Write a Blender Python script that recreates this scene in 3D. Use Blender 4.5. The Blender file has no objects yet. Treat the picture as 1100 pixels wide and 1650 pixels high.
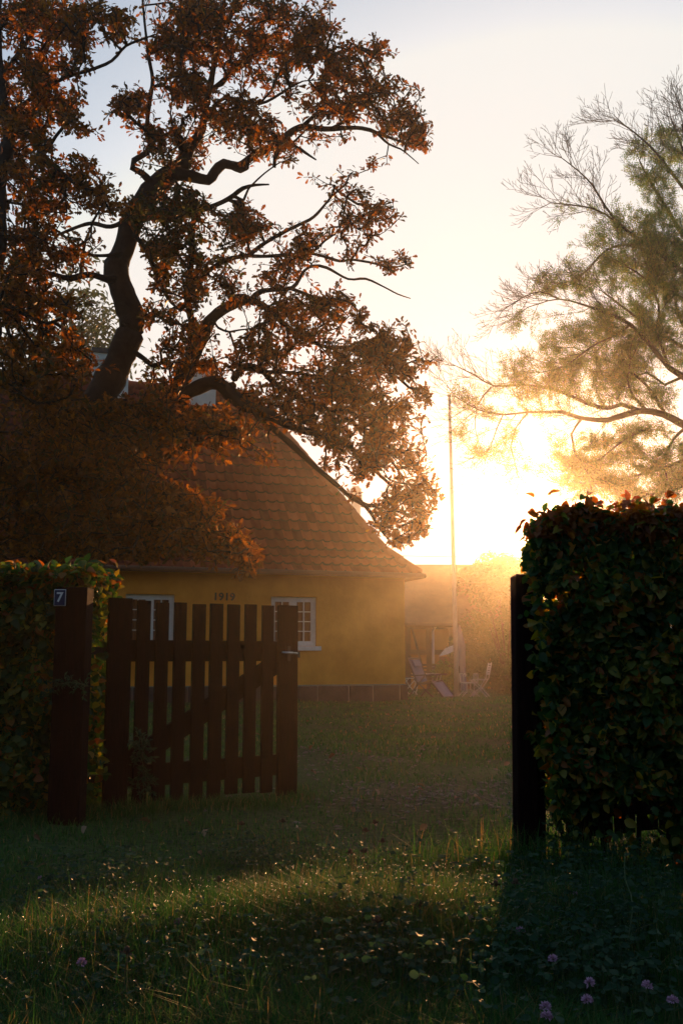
import bpy, math, random
import numpy as np
from mathutils import Vector, Matrix, noise as mnoise
R = math.radians
random.seed(7); rng = np.random.default_rng(7)
sc = bpy.context.scene
COL = sc.collection

# ------------------------------------------------------------------ camera
F = 1604.0; CAMZ = 0.85; PITCH = R(8.16)
cam = bpy.data.cameras.new('camera'); camo = bpy.data.objects.new('camera', cam); COL.objects.link(camo)
cam.sensor_fit = 'VERTICAL'; cam.sensor_height = 36.0; cam.lens = F / 1650 * 36.0
cam.clip_start = 0.05; cam.clip_end = 2500
camo.location = (0, 0, CAMZ); camo.rotation_euler = (R(90) + PITCH, 0, 0)
sc.camera = camo

def ray(px, py):
    u = (px - 550) / F; v = (825 - py) / F
    return (u, math.cos(PITCH) - v * math.sin(PITCH), math.sin(PITCH) + v * math.cos(PITCH))
def at(px, py, Y):
    d = ray(px, py); t = Y / d[1]
    return Vector((d[0] * t, Y, CAMZ + d[2] * t))
def ground_Y(py, h=0.0):
    d = ray(550, py); return (h - CAMZ) / d[2] * d[1]

# ------------------------------------------------------------------ sky, sun, exposure
sd = Vector(ray(868, 836)).normalized()
SUN_EL = math.asin(sd.z); SUN_AZ = math.atan2(sd.x, sd.y)
w = bpy.data.worlds.new('World'); sc.world = w; w.use_nodes = True
nt = w.node_tree; nt.nodes.clear()
out = nt.nodes.new('ShaderNodeOutputWorld'); bg = nt.nodes.new('ShaderNodeBackground')
sky = nt.nodes.new('ShaderNodeTexSky'); sky.sky_type = 'NISHITA'; sky.sun_disc = False
sky.sun_elevation = SUN_EL; sky.sun_rotation = SUN_AZ
sky.air_density = 1.0; sky.dust_density = 2.4; sky.ozone_density = 1.6
bg.inputs['Strength'].default_value = 0.13
mn = nt.nodes.new('ShaderNodeVectorMath'); mn.operation = 'MINIMUM'; mn.inputs[1].default_value = (3.72, 3.63, 3.46)   # thin high overcast evens out the glare round the sun
nt.links.new(sky.outputs[0], mn.inputs[0]); nt.links.new(mn.outputs[0], bg.inputs[0]); nt.links.new(bg.outputs[0], out.inputs[0])
sl = bpy.data.lights.new('sun', 'SUN'); sl.energy = 3.9; sl.angle = R(0.5); sl.color = (1.0, 0.47, 0.17)
slo = bpy.data.objects.new('sun', sl); COL.objects.link(slo)
slo.rotation_euler = sd.to_track_quat('Z', 'Y').to_euler()
slo.location = (8, 40, 12)
sc.view_settings.view_transform = 'Standard'; sc.view_settings.look = 'None'
sc.view_settings.exposure = 0.92; sc.view_settings.gamma = 1.0
cy = sc.cycles
cy.max_bounces = 6; cy.diffuse_bounces = 2; cy.glossy_bounces = 2; cy.transmission_bounces = 4
cy.transparent_max_bounces = 8; cy.volume_bounces = 0; cy.use_denoising = True
cy.sample_clamp_indirect = 6.0

# ------------------------------------------------------------------ materials
def mat(name, col, rough=0.8, col2=None, scale=5.0, detail=4.0, bump=0.0, bscale=None, trans=0.0, metal=0.0, spec=0.3, stretch=None):
    m = bpy.data.materials.new(name); m.use_nodes = True
    t = m.node_tree; b = t.nodes['Principled BSDF']
    b.inputs['Roughness'].default_value = rough; b.inputs['Metallic'].default_value = metal
    b.inputs['Specular IOR Level'].default_value = spec
    b.inputs['Base Color'].default_value = (*col, 1)
    tc = t.nodes.new('ShaderNodeTexCoord'); mp = t.nodes.new('ShaderNodeMapping')
    if stretch: mp.inputs['Scale'].default_value = stretch
    t.links.new(tc.outputs['Object'], mp.inputs['Vector'])
    if col2 is not None:
        n = t.nodes.new('ShaderNodeTexNoise'); n.inputs['Scale'].default_value = scale; n.inputs['Detail'].default_value = detail
        n.inputs['Roughness'].default_value = 0.62
        t.links.new(mp.outputs[0], n.inputs['Vector'])
        cr = t.nodes.new('ShaderNodeValToRGB'); cr.color_ramp.elements[0].position = 0.32; cr.color_ramp.elements[1].position = 0.68
        cr.color_ramp.elements[0].color = (*col, 1); cr.color_ramp.elements[1].color = (*col2, 1)
        t.links.new(n.outputs['Fac'], cr.inputs[0]); t.links.new(cr.outputs[0], b.inputs['Base Color'])
    if bump:
        n2 = t.nodes.new('ShaderNodeTexNoise'); n2.inputs['Scale'].default_value = bscale or scale * 4; n2.inputs['Detail'].default_value = 5
        t.links.new(mp.outputs[0], n2.inputs['Vector'])
        bp = t.nodes.new('ShaderNodeBump'); bp.inputs['Strength'].default_value = bump; bp.inputs['Distance'].default_value = 0.02
        t.links.new(n2.outputs['Fac'], bp.inputs['Height']); t.links.new(bp.outputs[0], b.inputs['Normal'])
    return m
def leafmat(name, stops, trans=0.45, rough=0.55, spec=0.25):
    """colour chosen leaf by leaf from the 'tint' face attribute; light comes through the blade"""
    m = bpy.data.materials.new(name); m.use_nodes = True
    t = m.node_tree; b = t.nodes['Principled BSDF']; o = t.nodes['Material Output']
    b.inputs['Roughness'].default_value = rough; b.inputs['Specular IOR Level'].default_value = spec
    a = t.nodes.new('ShaderNodeAttribute'); a.attribute_name = 'tint'
    cr = t.nodes.new('ShaderNodeValToRGB'); el = cr.color_ramp.elements
    el[0].position = stops[0][0]; el[0].color = (*stops[0][1], 1)
    el[1].position = stops[-1][0]; el[1].color = (*stops[-1][1], 1)
    for p, c in stops[1:-1]:
        e = el.new(p); e.color = (*c, 1)
    t.links.new(a.outputs['Fac'], cr.inputs[0]); t.links.new(cr.outputs[0], b.inputs['Base Color'])
    tr = t.nodes.new('ShaderNodeBsdfTranslucent')
    hs = t.nodes.new('ShaderNodeHueSaturation'); hs.inputs['Saturation'].default_value = 1.15; hs.inputs['Value'].default_value = 1.5
    t.links.new(cr.outputs[0], hs.inputs['Color']); t.links.new(hs.outputs[0], tr.inputs[0])
    mx = t.nodes.new('ShaderNodeMixShader'); mx.inputs[0].default_value = trans
    t.links.new(b.outputs[0], mx.inputs[1]); t.links.new(tr.outputs[0], mx.inputs[2]); t.links.new(mx.outputs[0], o.inputs[0])
    return m

M = {}
M['bark'] = mat('bark', (.012, .009, .007), .95, (.032, .024, .018), 9, bump=.9, bscale=14)
M['ashbark'] = mat('ash_bark', (.045, .035, .025), .95, (.08, .065, .045), 5, bump=.6)
M['wood'] = mat('dark_red_boards', (.007, .003, .003), .9, (.022, .007, .006), 14, bump=.5, bscale=30, spec=.06, stretch=(5, 5, .5))
M['plaster'] = mat('yellow_limewash', (.62, .205, .022), .92, (.92, .37, .052), .9, bump=.5, bscale=16, spec=.1)
M['plinth'] = mat('granite_plinth', (.04, .03, .028), .9, (.085, .065, .055), 4, bump=.9, bscale=11)
M['mortar'] = mat('mortar', (.2, .18, .16), .95, (.26, .23, .2), 9)
M['tile'] = mat('red_pantile', (.17, .036, .017), .8, (.27, .07, .032), 2.4, detail=8, bump=.5, bscale=24, spec=.25)
M['white'] = mat('white_paint', (.62, .60, .58), .6, (.74, .72, .70), 8)
M['chalk'] = mat('white_limewash', (.46, .43, .40), .9, (.6, .57, .53), 3, bump=.4, bscale=12)
M['iron'] = mat('black_iron', (.03, .024, .022), .6, (.05, .04, .036), 20)
M['steel'] = mat('brushed_steel', (.45, .45, .46), .35, (.55, .55, .55), 30, metal=.9)
M['enamel'] = mat('blue_enamel', (.008, .02, .075), .35, (.01, .026, .09), 8)
M['enamelw'] = mat('white_enamel', (.62, .66, .7), .4, (.7, .72, .75), 8)
M['curtain'] = mat('brown_curtain', (.16, .07, .04), .9, (.26, .12, .07), 3, stretch=(6, 6, .4))
M['copper'] = mat('zinc_gutter', (.06, .035, .025), .7, (.09, .05, .035), 6, metal=.3)
M['timber'] = mat('dark_timber', (.04, .022, .015), .9, (.07, .04, .028), 6, bump=.4)
M['infill'] = mat('ochre_infill', (.42, .23, .07), .9, (.5, .29, .09), 2)
M['brick'] = mat('brown_brick', (.13, .06, .035), .9, (.2, .09, .05), 7, bump=.5)
M['thatch'] = mat('old_roofing', (.11, .07, .045), .95, (.17, .11, .065), 4, bump=.6)
M['mauve'] = mat('mauve_cloth', (.18, .15, .19), .9, (.24, .2, .25), 5)
M['sling'] = mat('lilac_sling', (.2, .17, .23), .85, (.25, .21, .28), 20)
M['tube'] = mat('bronze_tube', (.05, .03, .03), .45, (.07, .045, .04), 9, metal=.3)
M['gardenwhite'] = mat('white_garden_paint', (.6, .58, .56), .55, (.72, .7, .68), 9)
M['pole'] = mat('white_flagpole_paint', (.5, .44, .42), .5, (.6, .54, .52), 3)
M['cable'] = mat('black_cable', (.02, .02, .02), .7)
M['petal'] = mat('clover_pink', (.5, .24, .4), .8, (.68, .45, .6), 160)
M['seed'] = mat('dry_seed', (.05, .03, .018), .9, (.09, .05, .025), 60)
M['stem'] = mat('dry_stem', (.09, .075, .03), .9, (.14, .1, .045), 40)
M['greenstem'] = mat('green_stem', (.05, .08, .03), .8, (.07, .1, .035), 40)
M['stone'] = mat('grey_stone', (.09, .085, .07), .85, (.2, .19, .165), 12, bump=.5)
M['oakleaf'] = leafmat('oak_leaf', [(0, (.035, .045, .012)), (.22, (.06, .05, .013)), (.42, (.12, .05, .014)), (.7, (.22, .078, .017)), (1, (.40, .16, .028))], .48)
M['ashleaf'] = leafmat('ash_leaf', [(0, (.05, .11, .03)), (.5, (.09, .17, .04)), (.8, (.16, .21, .045)), (1, (.27, .24, .05))], .55)
M['beechleaf'] = leafmat('beech_leaf', [(0, (.024, .062, .015)), (.3, (.045, .10, .022)), (.5, (.14, .17, .03)), (.68, (.36, .26, .045)), (.84, (.36, .12, .025)), (1, (.18, .055, .025))], .5, .45, .3)
M['bushleaf'] = leafmat('shrub_leaf', [(0, (.03, .05, .018)), (.5, (.05, .075, .025)), (1, (.10, .10, .03))], .35)
M['grass'] = leafmat('grass_blade', [(0, (.024, .072, .018)), (.55, (.055, .145, .034)), (.85, (.085, .12, .045)), (1, (.26, .19, .08))], .42, .6, .12)
M['clover'] = leafmat('clover_leaf', [(0, (.016, .045, .022)), (.6, (.03, .07, .034)), (1, (.06, .105, .055))], .35, .6, .12)
M['tileroof'] = leafmat('red_pantiles_weathered_riser_shade', [(0, (.04, .014, .01)), (.12, (.05, .016, .01)), (.15, (.09, .015, .007)), (.55, (.18, .03, .011)), (1, (.27, .055, .022))], 0.0, .8, .2)  # darkest stops are shade painted on the tile risers, the rest tile tones
M['litter'] = leafmat('fallen_leaf', [(0, (.12, .05, .025)), (.6, (.2, .12, .06)), (1, (.35, .25, .16))], .2)

g = bpy.data.materials.new('window_glass'); g.use_nodes = True
b = g.node_tree.nodes['Principled BSDF']; b.inputs['Base Color'].default_value = (.9, .9, .9, 1)
b.inputs['Roughness'].default_value = .03; b.inputs['Transmission Weight'].default_value = 1; b.inputs['IOR'].default_value = 1.2
M['glass'] = g
g = bpy.data.materials.new('dew'); g.use_nodes = True
b = g.node_tree.nodes['Principled BSDF']; b.inputs['Base Color'].default_value = (1, 1, 1, 1)
b.inputs['Roughness'].default_value = .22; b.inputs['Transmission Weight'].default_value = 1; b.inputs['IOR'].default_value = 1.33
M['dew'] = g

# ground: soil, moss and worn track mixed by noise
g = bpy.data.materials.new('lawn_soil'); g.use_nodes = True; t = g.node_tree; b = t.nodes['Principled BSDF']
b.inputs['Roughness'].default_value = .95; b.inputs['Specular IOR Level'].default_value = .1
tc = t.nodes.new('ShaderNodeTexCoord')
def nz(s, d=5):
    n = t.nodes.new('ShaderNodeTexNoise'); n.inputs['Scale'].default_value = s; n.inputs['Detail'].default_value = d
    t.links.new(tc.outputs['Object'], n.inputs['Vector']); return n
def ramp(src, a, ca, bb, cb):
    r = t.nodes.new('ShaderNodeValToRGB'); r.color_ramp.elements[0].position = a; r.color_ramp.elements[1].position = bb
    r.color_ramp.elements[0].color = (*ca, 1); r.color_ramp.elements[1].color = (*cb, 1); t.links.new(src, r.inputs[0]); return r
r1 = ramp(nz(26).outputs['Fac'], .35, (.026, .05, .014), .65, (.055, .095, .028))
r2 = ramp(nz(30).outputs['Fac'], .35, (.035, .027, .018), .65, (.10, .08, .055))
r3 = ramp(nz(1.3).outputs['Fac'], .50, (0, 0, 0), .62, (1, 1, 1))
mx = t.nodes.new('ShaderNodeMix'); mx.data_type = 'RGBA'
a_ = t.nodes.new('ShaderNodeAttribute'); a_.attribute_name = 'worn'
mth = t.nodes.new('ShaderNodeMath'); mth.operation = 'MULTIPLY_ADD'; mth.inputs[1].default_value = .12
t.links.new(r3.outputs[0], mth.inputs[0]); t.links.new(a_.outputs['Fac'], mth.inputs[2]); mth.use_clamp = True
t.links.new(mth.outputs[0], mx.inputs[0]); t.links.new(r1.outputs[0], mx.inputs[6]); t.links.new(r2.outputs[0], mx.inputs[7])
t.links.new(mx.outputs[2], b.inputs['Base Color'])
bp = t.nodes.new('ShaderNodeBump'); bp.inputs['Strength'].default_value = .8; bp.inputs['Distance'].default_value = .03
t.links.new(nz(22).outputs['Fac'], bp.inputs['Height']); t.links.new(bp.outputs[0], b.inputs['Normal'])
M['soil'] = g

# ------------------------------------------------------------------ mesh helpers
def link(name, me, m, parent=None, loc=None):
    o = bpy.data.objects.new(name, me); COL.objects.link(o)
    if m is not None and not me.materials: me.materials.append(m)
    if parent is not None: o.parent = parent
    if loc is not None: o.location = loc
    return o
def tag(o, label=None, cat=None, group=None, kind=None):
    if label: o['label'] = label
    if cat: o['category'] = cat
    if group: o['group'] = group
    if kind: o['kind'] = kind
    return o
def thing(name, label, cat, loc=(0, 0, 0), rz=0, group=None):
    o = bpy.data.objects.new(name, None); COL.objects.link(o); o.location = loc; o.rotation_euler = (0, 0, rz)
    o.empty_display_size = .2
    return tag(o, label, cat, group)
def np_mesh(name, V, Fc, tint=None, smooth=False):
    """V (n,3) array, Fc (m,k) array of faces that all have k corners"""
    V = np.asarray(V, np.float32); Fc = np.asarray(Fc, np.int32)
    me = bpy.data.meshes.new(name); n, k = Fc.shape
    me.vertices.add(len(V)); me.vertices.foreach_set('co', V.ravel())
    me.loops.add(n * k); me.loops.foreach_set('vertex_index', Fc.ravel())
    me.polygons.add(n); me.polygons.foreach_set('loop_start', np.arange(0, n * k, k, dtype=np.int32))
    if smooth: me.polygons.foreach_set('use_smooth', np.ones(n, bool))
    me.update(calc_edges=True)
    if tint is not None:
        a = me.attributes.new('tint', 'FLOAT', 'FACE'); a.data.foreach_set('value', np.asarray(tint, np.float32))
    return me
class MB:
    def __init__(s): s.v = []; s.f = []
    def add(s, vs, fs):
        n = len(s.v); s.v += [tuple(v) for v in vs]; s.f += [tuple(i + n for i in f) for f in fs]; return s
    def box(s, c, d, rz=0, rot=None, jit=0):
        x, y, z = [q / 2 for q in d]
        vs = [Vector((a * x, b_ * y, e * z)) for a in (-1, 1) for b_ in (-1, 1) for e in (-1, 1)]
        if jit: vs = [v + Vector([random.uniform(-jit, jit) for _ in range(3)]) for v in vs]
        m = rot if rot is not None else Matrix.Rotation(rz, 3, 'Z')
        vs = [m @ v + Vector(c) for v in vs]
        return s.add(vs, [(0, 1, 3, 2), (4, 6, 7, 5), (0, 4, 5, 1), (2, 3, 7, 6), (0, 2, 6, 4), (1, 5, 7, 3)])
    def bx(s, x0, x1, y0, y1, z0, z1):
        return s.box(((x0 + x1) / 2, (y0 + y1) / 2, (z0 + z1) / 2), (x1 - x0, y1 - y0, z1 - z0))
    def bar(s, a, b_, wd, th, up=(0, 0, 1)):
        a = Vector(a); b_ = Vector(b_); d = (b_ - a); L = d.length; d.normalize()
        u = Vector(up); sx = d.cross(u)
        if sx.length < 1e-4: sx = d.cross(Vector((1, 0, 0)))
        sx.normalize(); u = sx.cross(d)
        m = Matrix((d, sx, u)).transposed()
        return s.box((a + b_) / 2, (L, wd, th), rot=m)
    def tube(s, pts, rs, k=8, cap=True):
        pts = [Vector(p) for p in pts]
        if not hasattr(rs, '__len__'): rs = [rs] * len(pts)
        n0 = len(s.v); ref = Vector((.13, .27, .95))
        for i, p in enumerate(pts):
            d = (pts[min(i + 1, len(pts) - 1)] - pts[max(i - 1, 0)]).normalized()
            x = d.cross(ref)
            if x.length < .1: x = d.cross(Vector((1, 0, 0)))
            x.normalize(); y = d.cross(x)
            for j in range(k):
                a = 2 * math.pi * j / k
                s.v.append(tuple(p + (x * math.cos(a) + y * math.sin(a)) * rs[i]))
        for i in range(len(pts) - 1):
            for j in range(k):
                a = n0 + i * k + j; b_ = n0 + i * k + (j + 1) % k
                s.f.append((a, b_, b_ + k, a + k))
        if cap:
            s.f.append(tuple(n0 + j for j in range(k))[::-1]); s.f.append(tuple(n0 + (len(pts) - 1) * k + j for j in range(k)))
        return s
    def ball(s, c, r, k=8, sz=1.0):
        c = Vector(c); pts = []; rs = []
        for i in range(k + 1):
            a = math.pi * i / k - math.pi / 2
            pts.append(c + Vector((0, 0, math.sin(a) * r * sz))); rs.append(max(math.cos(a) * r, 1e-4))
        n0 = len(s.v)
        for p, q in zip(pts, rs):
            for j in range(k):
                a = 2 * math.pi * j / k; s.v.append((p.x + q * math.cos(a), p.y + q * math.sin(a), p.z))
        for i in range(k):
            for j in range(k):
                a = n0 + i * k + j; b_ = n0 + i * k + (j + 1) % k; s.f.append((a, b_, b_ + k, a + k))
        return s
    def mesh(s, name, smooth=False):
        me = bpy.data.meshes.new(name); me.from_pydata(s.v, [], s.f); me.update()
        if smooth: me.polygons.foreach_set('use_smooth', [True] * len(me.polygons))
        return me
    def build(s, name, m, parent=None, smooth=False, bevel=0, loc=None):
        o = link(name, s.mesh(name, smooth), m, parent, loc)
        if bevel:
            bv = o.modifiers.new('bevel', 'BEVEL'); bv.width = bevel; bv.segments = 2; bv.limit_method = 'ANGLE'
        return o

def rotmats(n, up, spread, rg=rng):
    """n frames: local z near the given up vectors, tilted by spread, random spin"""
    up = np.asarray(up, float)
    if up.ndim == 1: up = np.tile(up, (n, 1))
    z = up + rg.normal(0, spread, (n, 3)); z /= np.linalg.norm(z, axis=1, keepdims=True) + 1e-9
    h = rg.normal(0, 1, (n, 3)); x = h - (h * z).sum(1, keepdims=True) * z
    x /= np.linalg.norm(x, axis=1, keepdims=True) + 1e-9
    y = np.cross(z, x)
    return np.stack([x, y, z], axis=2)
def frames(x, zhint):
    x = x / (np.linalg.norm(x, axis=1, keepdims=True) + 1e-9)
    z = zhint - (zhint * x).sum(1, keepdims=True) * x; z /= np.linalg.norm(z, axis=1, keepdims=True) + 1e-9
    return np.stack([x, np.cross(z, x), z], axis=2)
def scatter(name, tv, tf, P, Rm, S, tint):
    tv = np.asarray(tv, float); tf = np.asarray(tf, int); n = len(P); k = len(tv)
    S = np.asarray(S, float)
    if S.ndim == 1: S = S[:, None]
    V = np.einsum('nij,nkj->nki', Rm, tv[None] * S[:, None, :]) + np.asarray(P)[:, None, :]
    Fc = tf[None] + (np.arange(n) * k)[:, None, None]
    return np_mesh(name, V.reshape(-1, 3), Fc.reshape(-1, tf.shape[1]), np.repeat(tint, len(tf)))
# leaf blades run along +x, unit length
def blade(outline, fold=.12, curl=.1):
    """outline: list of (x, halfwidth) -> folded two-sided strip of quads"""
    v = []
    for x, h in outline:
        zc = -curl * x * x
        v += [(x, -h, zc + fold * h), (x, 0, zc), (x, h, zc + fold * h)]
    f = []
    for i in range(len(outline) - 1):
        a = i * 3; f += [(a, a + 1, a + 4, a + 3), (a + 1, a + 2, a + 5, a + 4)]
    return np.array(v), np.array(f)
OAK = blade([(0, .012), (.16, .05), (.28, .17), (.38, .08), (.52, .27), (.62, .13), (.76, .26), (.86, .15), (1, .06)], .5, .25)
BEECH = blade([(0, .01), (.1, .17), (.3, .33), (.55, .35), (.8, .22), (.93, .09), (1, .01)], .3, .2)
BEECH2 = blade([(0, .01), (.1, .16), (.3, .30), (.55, .31), (.8, .2), (.93, .09), (1, .01)], .8, .45)
SMALL = blade([(0, .02), (.4, .22), (1, .02)], .5, .2)
def sprig_ash():
    v, f = [], []
    for (x0, y0, a) in ((.15, .0, .9), (.15, 0, -.9), (.45, 0, .8), (.45, 0, -.8), (.7, 0, 0)):
        L = .42; c, s_ = math.cos(a), math.sin(a); n = len(v)
        for (p, q) in ((0, 0), (.5, -.13), (1, 0), (.5, .13)):
            v.append((x0 + (p * c - q * s_) * L, y0 + (p * s_ + q * c) * L, -.08 * p))
        f.append((n, n + 1, n + 2, n + 3))
    return np.array(v), np.array(f)
ASHL = sprig_ash()

# ------------------------------------------------------------------ ground height
def gz(x, y):
    s = np.clip((y - 18) / 9, 0, 1); s = s * s * (3 - 2 * s)
    z = -.26 * s
    z = z + .016 * np.sin(x * 2.1 + y * .9) + .014 * np.sin(x * 1.1 - y * 1.9 + 1) + .010 * np.sin(x * 4.3 + y * 3.1)
    z = z + .05 * np.exp(-((x + .15) / .9) ** 2 - ((y - 2.9) / .35) ** 2)
    return z
def worn(x, y):
    a = np.exp(-(((x - .55) / .75) ** 2 + ((y - 6.2) / .75) ** 2) * 1.2)
    b_ = np.exp(-(((x - .1) / 1.0) ** 2 + ((y - 8.6) / .9) ** 2) * 1.5) * .6
    c = np.exp(-(((x + .1) / .5) ** 2 + ((y - 4.6) / .5) ** 2)) * .45
    return np.clip(a * .62 + b_ * .5 + c * .8, 0, .8)
xs = np.unique(np.concatenate([np.linspace(-3, 3, 61), np.linspace(-12, 12, 61), np.linspace(-60, 60, 31), [-700, -300, -120, 120, 300, 700]]))
ys = np.unique(np.concatenate([np.linspace(1, 8, 71), np.linspace(8, 30, 67), np.linspace(-20, 1, 12), np.linspace(30, 90, 21), [-120, -50, 150, 300, 700, 1400]]))
X, Y = np.meshgrid(xs, ys); Z = gz(X, Y); Z[np.abs(X) > 61] = -.26; Z[Y > 91] = -.26; Z[Y < -21] = 0
nx, ny = len(xs), len(ys); idx = np.arange(nx * ny).reshape(ny, nx)
Fq = np.stack([idx[:-1, :-1], idx[:-1, 1:], idx[1:, 1:], idx[1:, :-1]], -1).reshape(-1, 4)
me = np_mesh('ground', np.stack([X, Y, Z], -1).reshape(-1, 3), Fq, smooth=True)
a = me.attributes.new('worn', 'FLOAT', 'POINT'); a.data.foreach_set('value', worn(X, Y).ravel().astype(np.float32))
tag(link('ground', me, M['soil']), kind='structure')

# ------------------------------------------------------------------ the cottage
CR = R(18); c0 = at(653, 1127, 19.3)
cott = thing('cottage', 'yellow limewashed cottage with a steep red pantile roof and 1919 on its wall', 'house', (c0.x, c0.y, -.02), CR)
cinv = (Matrix.Translation((c0.x, c0.y, -.02)) @ Matrix.Rotation(CR, 4, 'Z')).inverted()
def hit_local(px, py, yl):
    """point of the cottage's local plane y = yl seen at a pixel"""
    o = cinv @ Vector((0, 0, CAMZ)); d = cinv.to_3x3() @ Vector(ray(px, py)); tt = (yl - o.y) / d.y
    return o + d * tt
EZ = 2.38; WL = -14.0; WD = 7.0; RZ = 6.66
wins = []
for (pxl, pxr, pyt, pyb) in ((203, 280, 957, 1045), (437, 510, 961, 1041)):
    a = hit_local(pxl, pyt, .0); b_ = hit_local(pxr, pyb, .0)
    wins.append((a.x, b_.x, b_.z, a.z))
wins[0] = (wins[0][0], wins[0][1], wins[1][2], wins[1][3])
m = MB(); xprev = WL
for (x0, x1, z0, z1) in wins:
    m.bx(xprev, x0, 0, .3, .32, EZ + .06)
    m.bx(x0, x1, 0, .3, .32, z0); m.bx(x0, x1, 0, .3, z1, EZ + .06); xprev = x1
m.bx(xprev, 0, 0, .3, .32, EZ + .06)
m.bx(-.3, 0, .3, WD - .3, .32, EZ + .06); m.bx(WL, 0, WD - .3, WD, .32, EZ + .06); m.bx(WL, WL + .3, .3, WD - .3, .32, EZ + .06)
m.build('wall', M['plaster'], cott)
# plinth of granite blocks on mortar
pl = MB(); pl.bx(WL - .02, .02, -.02, WD + .02, -.4, .318)
plo = pl.build('plinth', M['mortar'], cott)
m = MB(); x = WL
while x < .0:
    wd = random.uniform(.38, .62); x1 = min(x + wd, .045)
    z = .30 + random.uniform(-.012, .01)
    m.box(((x + x1) / 2, -.03, (z - .3) / 2), (x1 - x - .035, .06, z + .3), jit=.012); x = x1
y = .02
while y < WD:
    y1 = min(y + random.uniform(.4, .6), WD); m.box((.03, (y + y1) / 2, .0), (.06, y1 - y - .02, .6), jit=.006); y = y1
m.build('granite_block_row', M['plinth'], plo, bevel=.01)
# windows
for (x0, x1, z0, z1) in wins:
    W_ = x1 - x0; H_ = z1 - z0; xm = (x0 + x1) / 2
    f = MB(); e = .055
    f.bx(x0, x1, .012, .09, z1 - e, z1); f.bx(x0, x1, .012, .09, z0, z0 + e)
    f.bx(x0, x0 + e, .012, .09, z0 + e, z1 - e); f.bx(x1 - e, x1, .012, .09, z0 + e, z1 - e)
    f.bx(xm - .035, xm + .035, .008, .09, z0 + e, z1 - e)
    fo = f.build('window', M['white'], cott, bevel=.004); fo.location.y = .045
    for (a, b_) in ((x0 + e, xm - .035), (xm + .035, x1 - e)):
        s = MB(); q = .036
        zz0, zz1 = z0 + e, z1 - e
        s.bx(a, b_, .02, .06, zz1 - q, zz1); s.bx(a, b_, .02, .06, zz0, zz0 + q)
        s.bx(a, a + q, .02, .06, zz0 + q, zz1 - q); s.bx(b_ - q, b_, .02, .06, zz0 + q, zz1 - q)
        hm = (a + b_) / 2; s.bx(hm - .009, hm + .009, .026, .056, zz0 + q, zz1 - q)
        for k in (1, 2, 3):
            zz = zz0 + q + (zz1 - zz0 - 2 * q) * k / 4
            s.bx(a + q, hm - .009, .026, .056, zz - .009, zz + .009); s.bx(hm + .009, b_ - q, .026, .056, zz - .009, zz + .009)
        s.build('casement', M['white'], fo)
    p = MB(); p.bx(x0 + .04, x1 - .04, .062, .068, z0 + .04, z1 - .04); p.build('pane', M['glass'], fo)
    cu = MB(); n = 60; vs = []; fs = []
    for i in range(n + 1):
        xx = x0 + W_ * i / n; yy = .2 + .022 * math.sin(i * .9) + .01 * math.sin(i * 2.3)
        vs += [(xx, yy, z0), (xx, yy, z1)]
        if i: fs.append((2 * i - 2, 2 * i, 2 * i + 1, 2 * i - 1))
    cu.add(vs, fs); cu.build('curtain', M['curtain'], fo)
    si = MB(); si.bx(x0 - .06, x1 + .07, -.13, -.047, z0 - .085, z0 - .004); si.bx(x0 + .005, x1 - .005, -.046, .011, z0 - .03, z0 - .006); si.build('sill', M['white'], fo, bevel=.006)
# year on the wall
def text_mesh(txt, size, ext, off=0.0, spacing=1.0):
    cu = bpy.data.curves.new('lettering', 'FONT'); cu.body = txt; cu.size = size; cu.extrude = ext; cu.align_x = 'CENTER'; cu.align_y = 'CENTER'
    cu.offset = off; cu.space_character = spacing
    o = bpy.data.objects.new('lettering', cu); COL.objects.link(o)
    bpy.context.view_layer.update(); dg = bpy.context.evaluated_depsgraph_get()
    me = bpy.data.meshes.new_from_object(o.evaluated_get(dg)); bpy.data.objects.remove(o); return me
tc_ = hit_local(361, 962, 0)
o = link('year_numerals', text_mesh('1919', .185, .01, .006, 1.12), M['iron'], cott, (tc_.x, -.012, tc_.z)); o.rotation_euler = (R(90), 0, 0)
o['label'] = 'black iron numerals reading 1919'
sf = MB()
for xx, up in ((-.158, 1), (-.045, 0), (.075, 1)):
    pass
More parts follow.
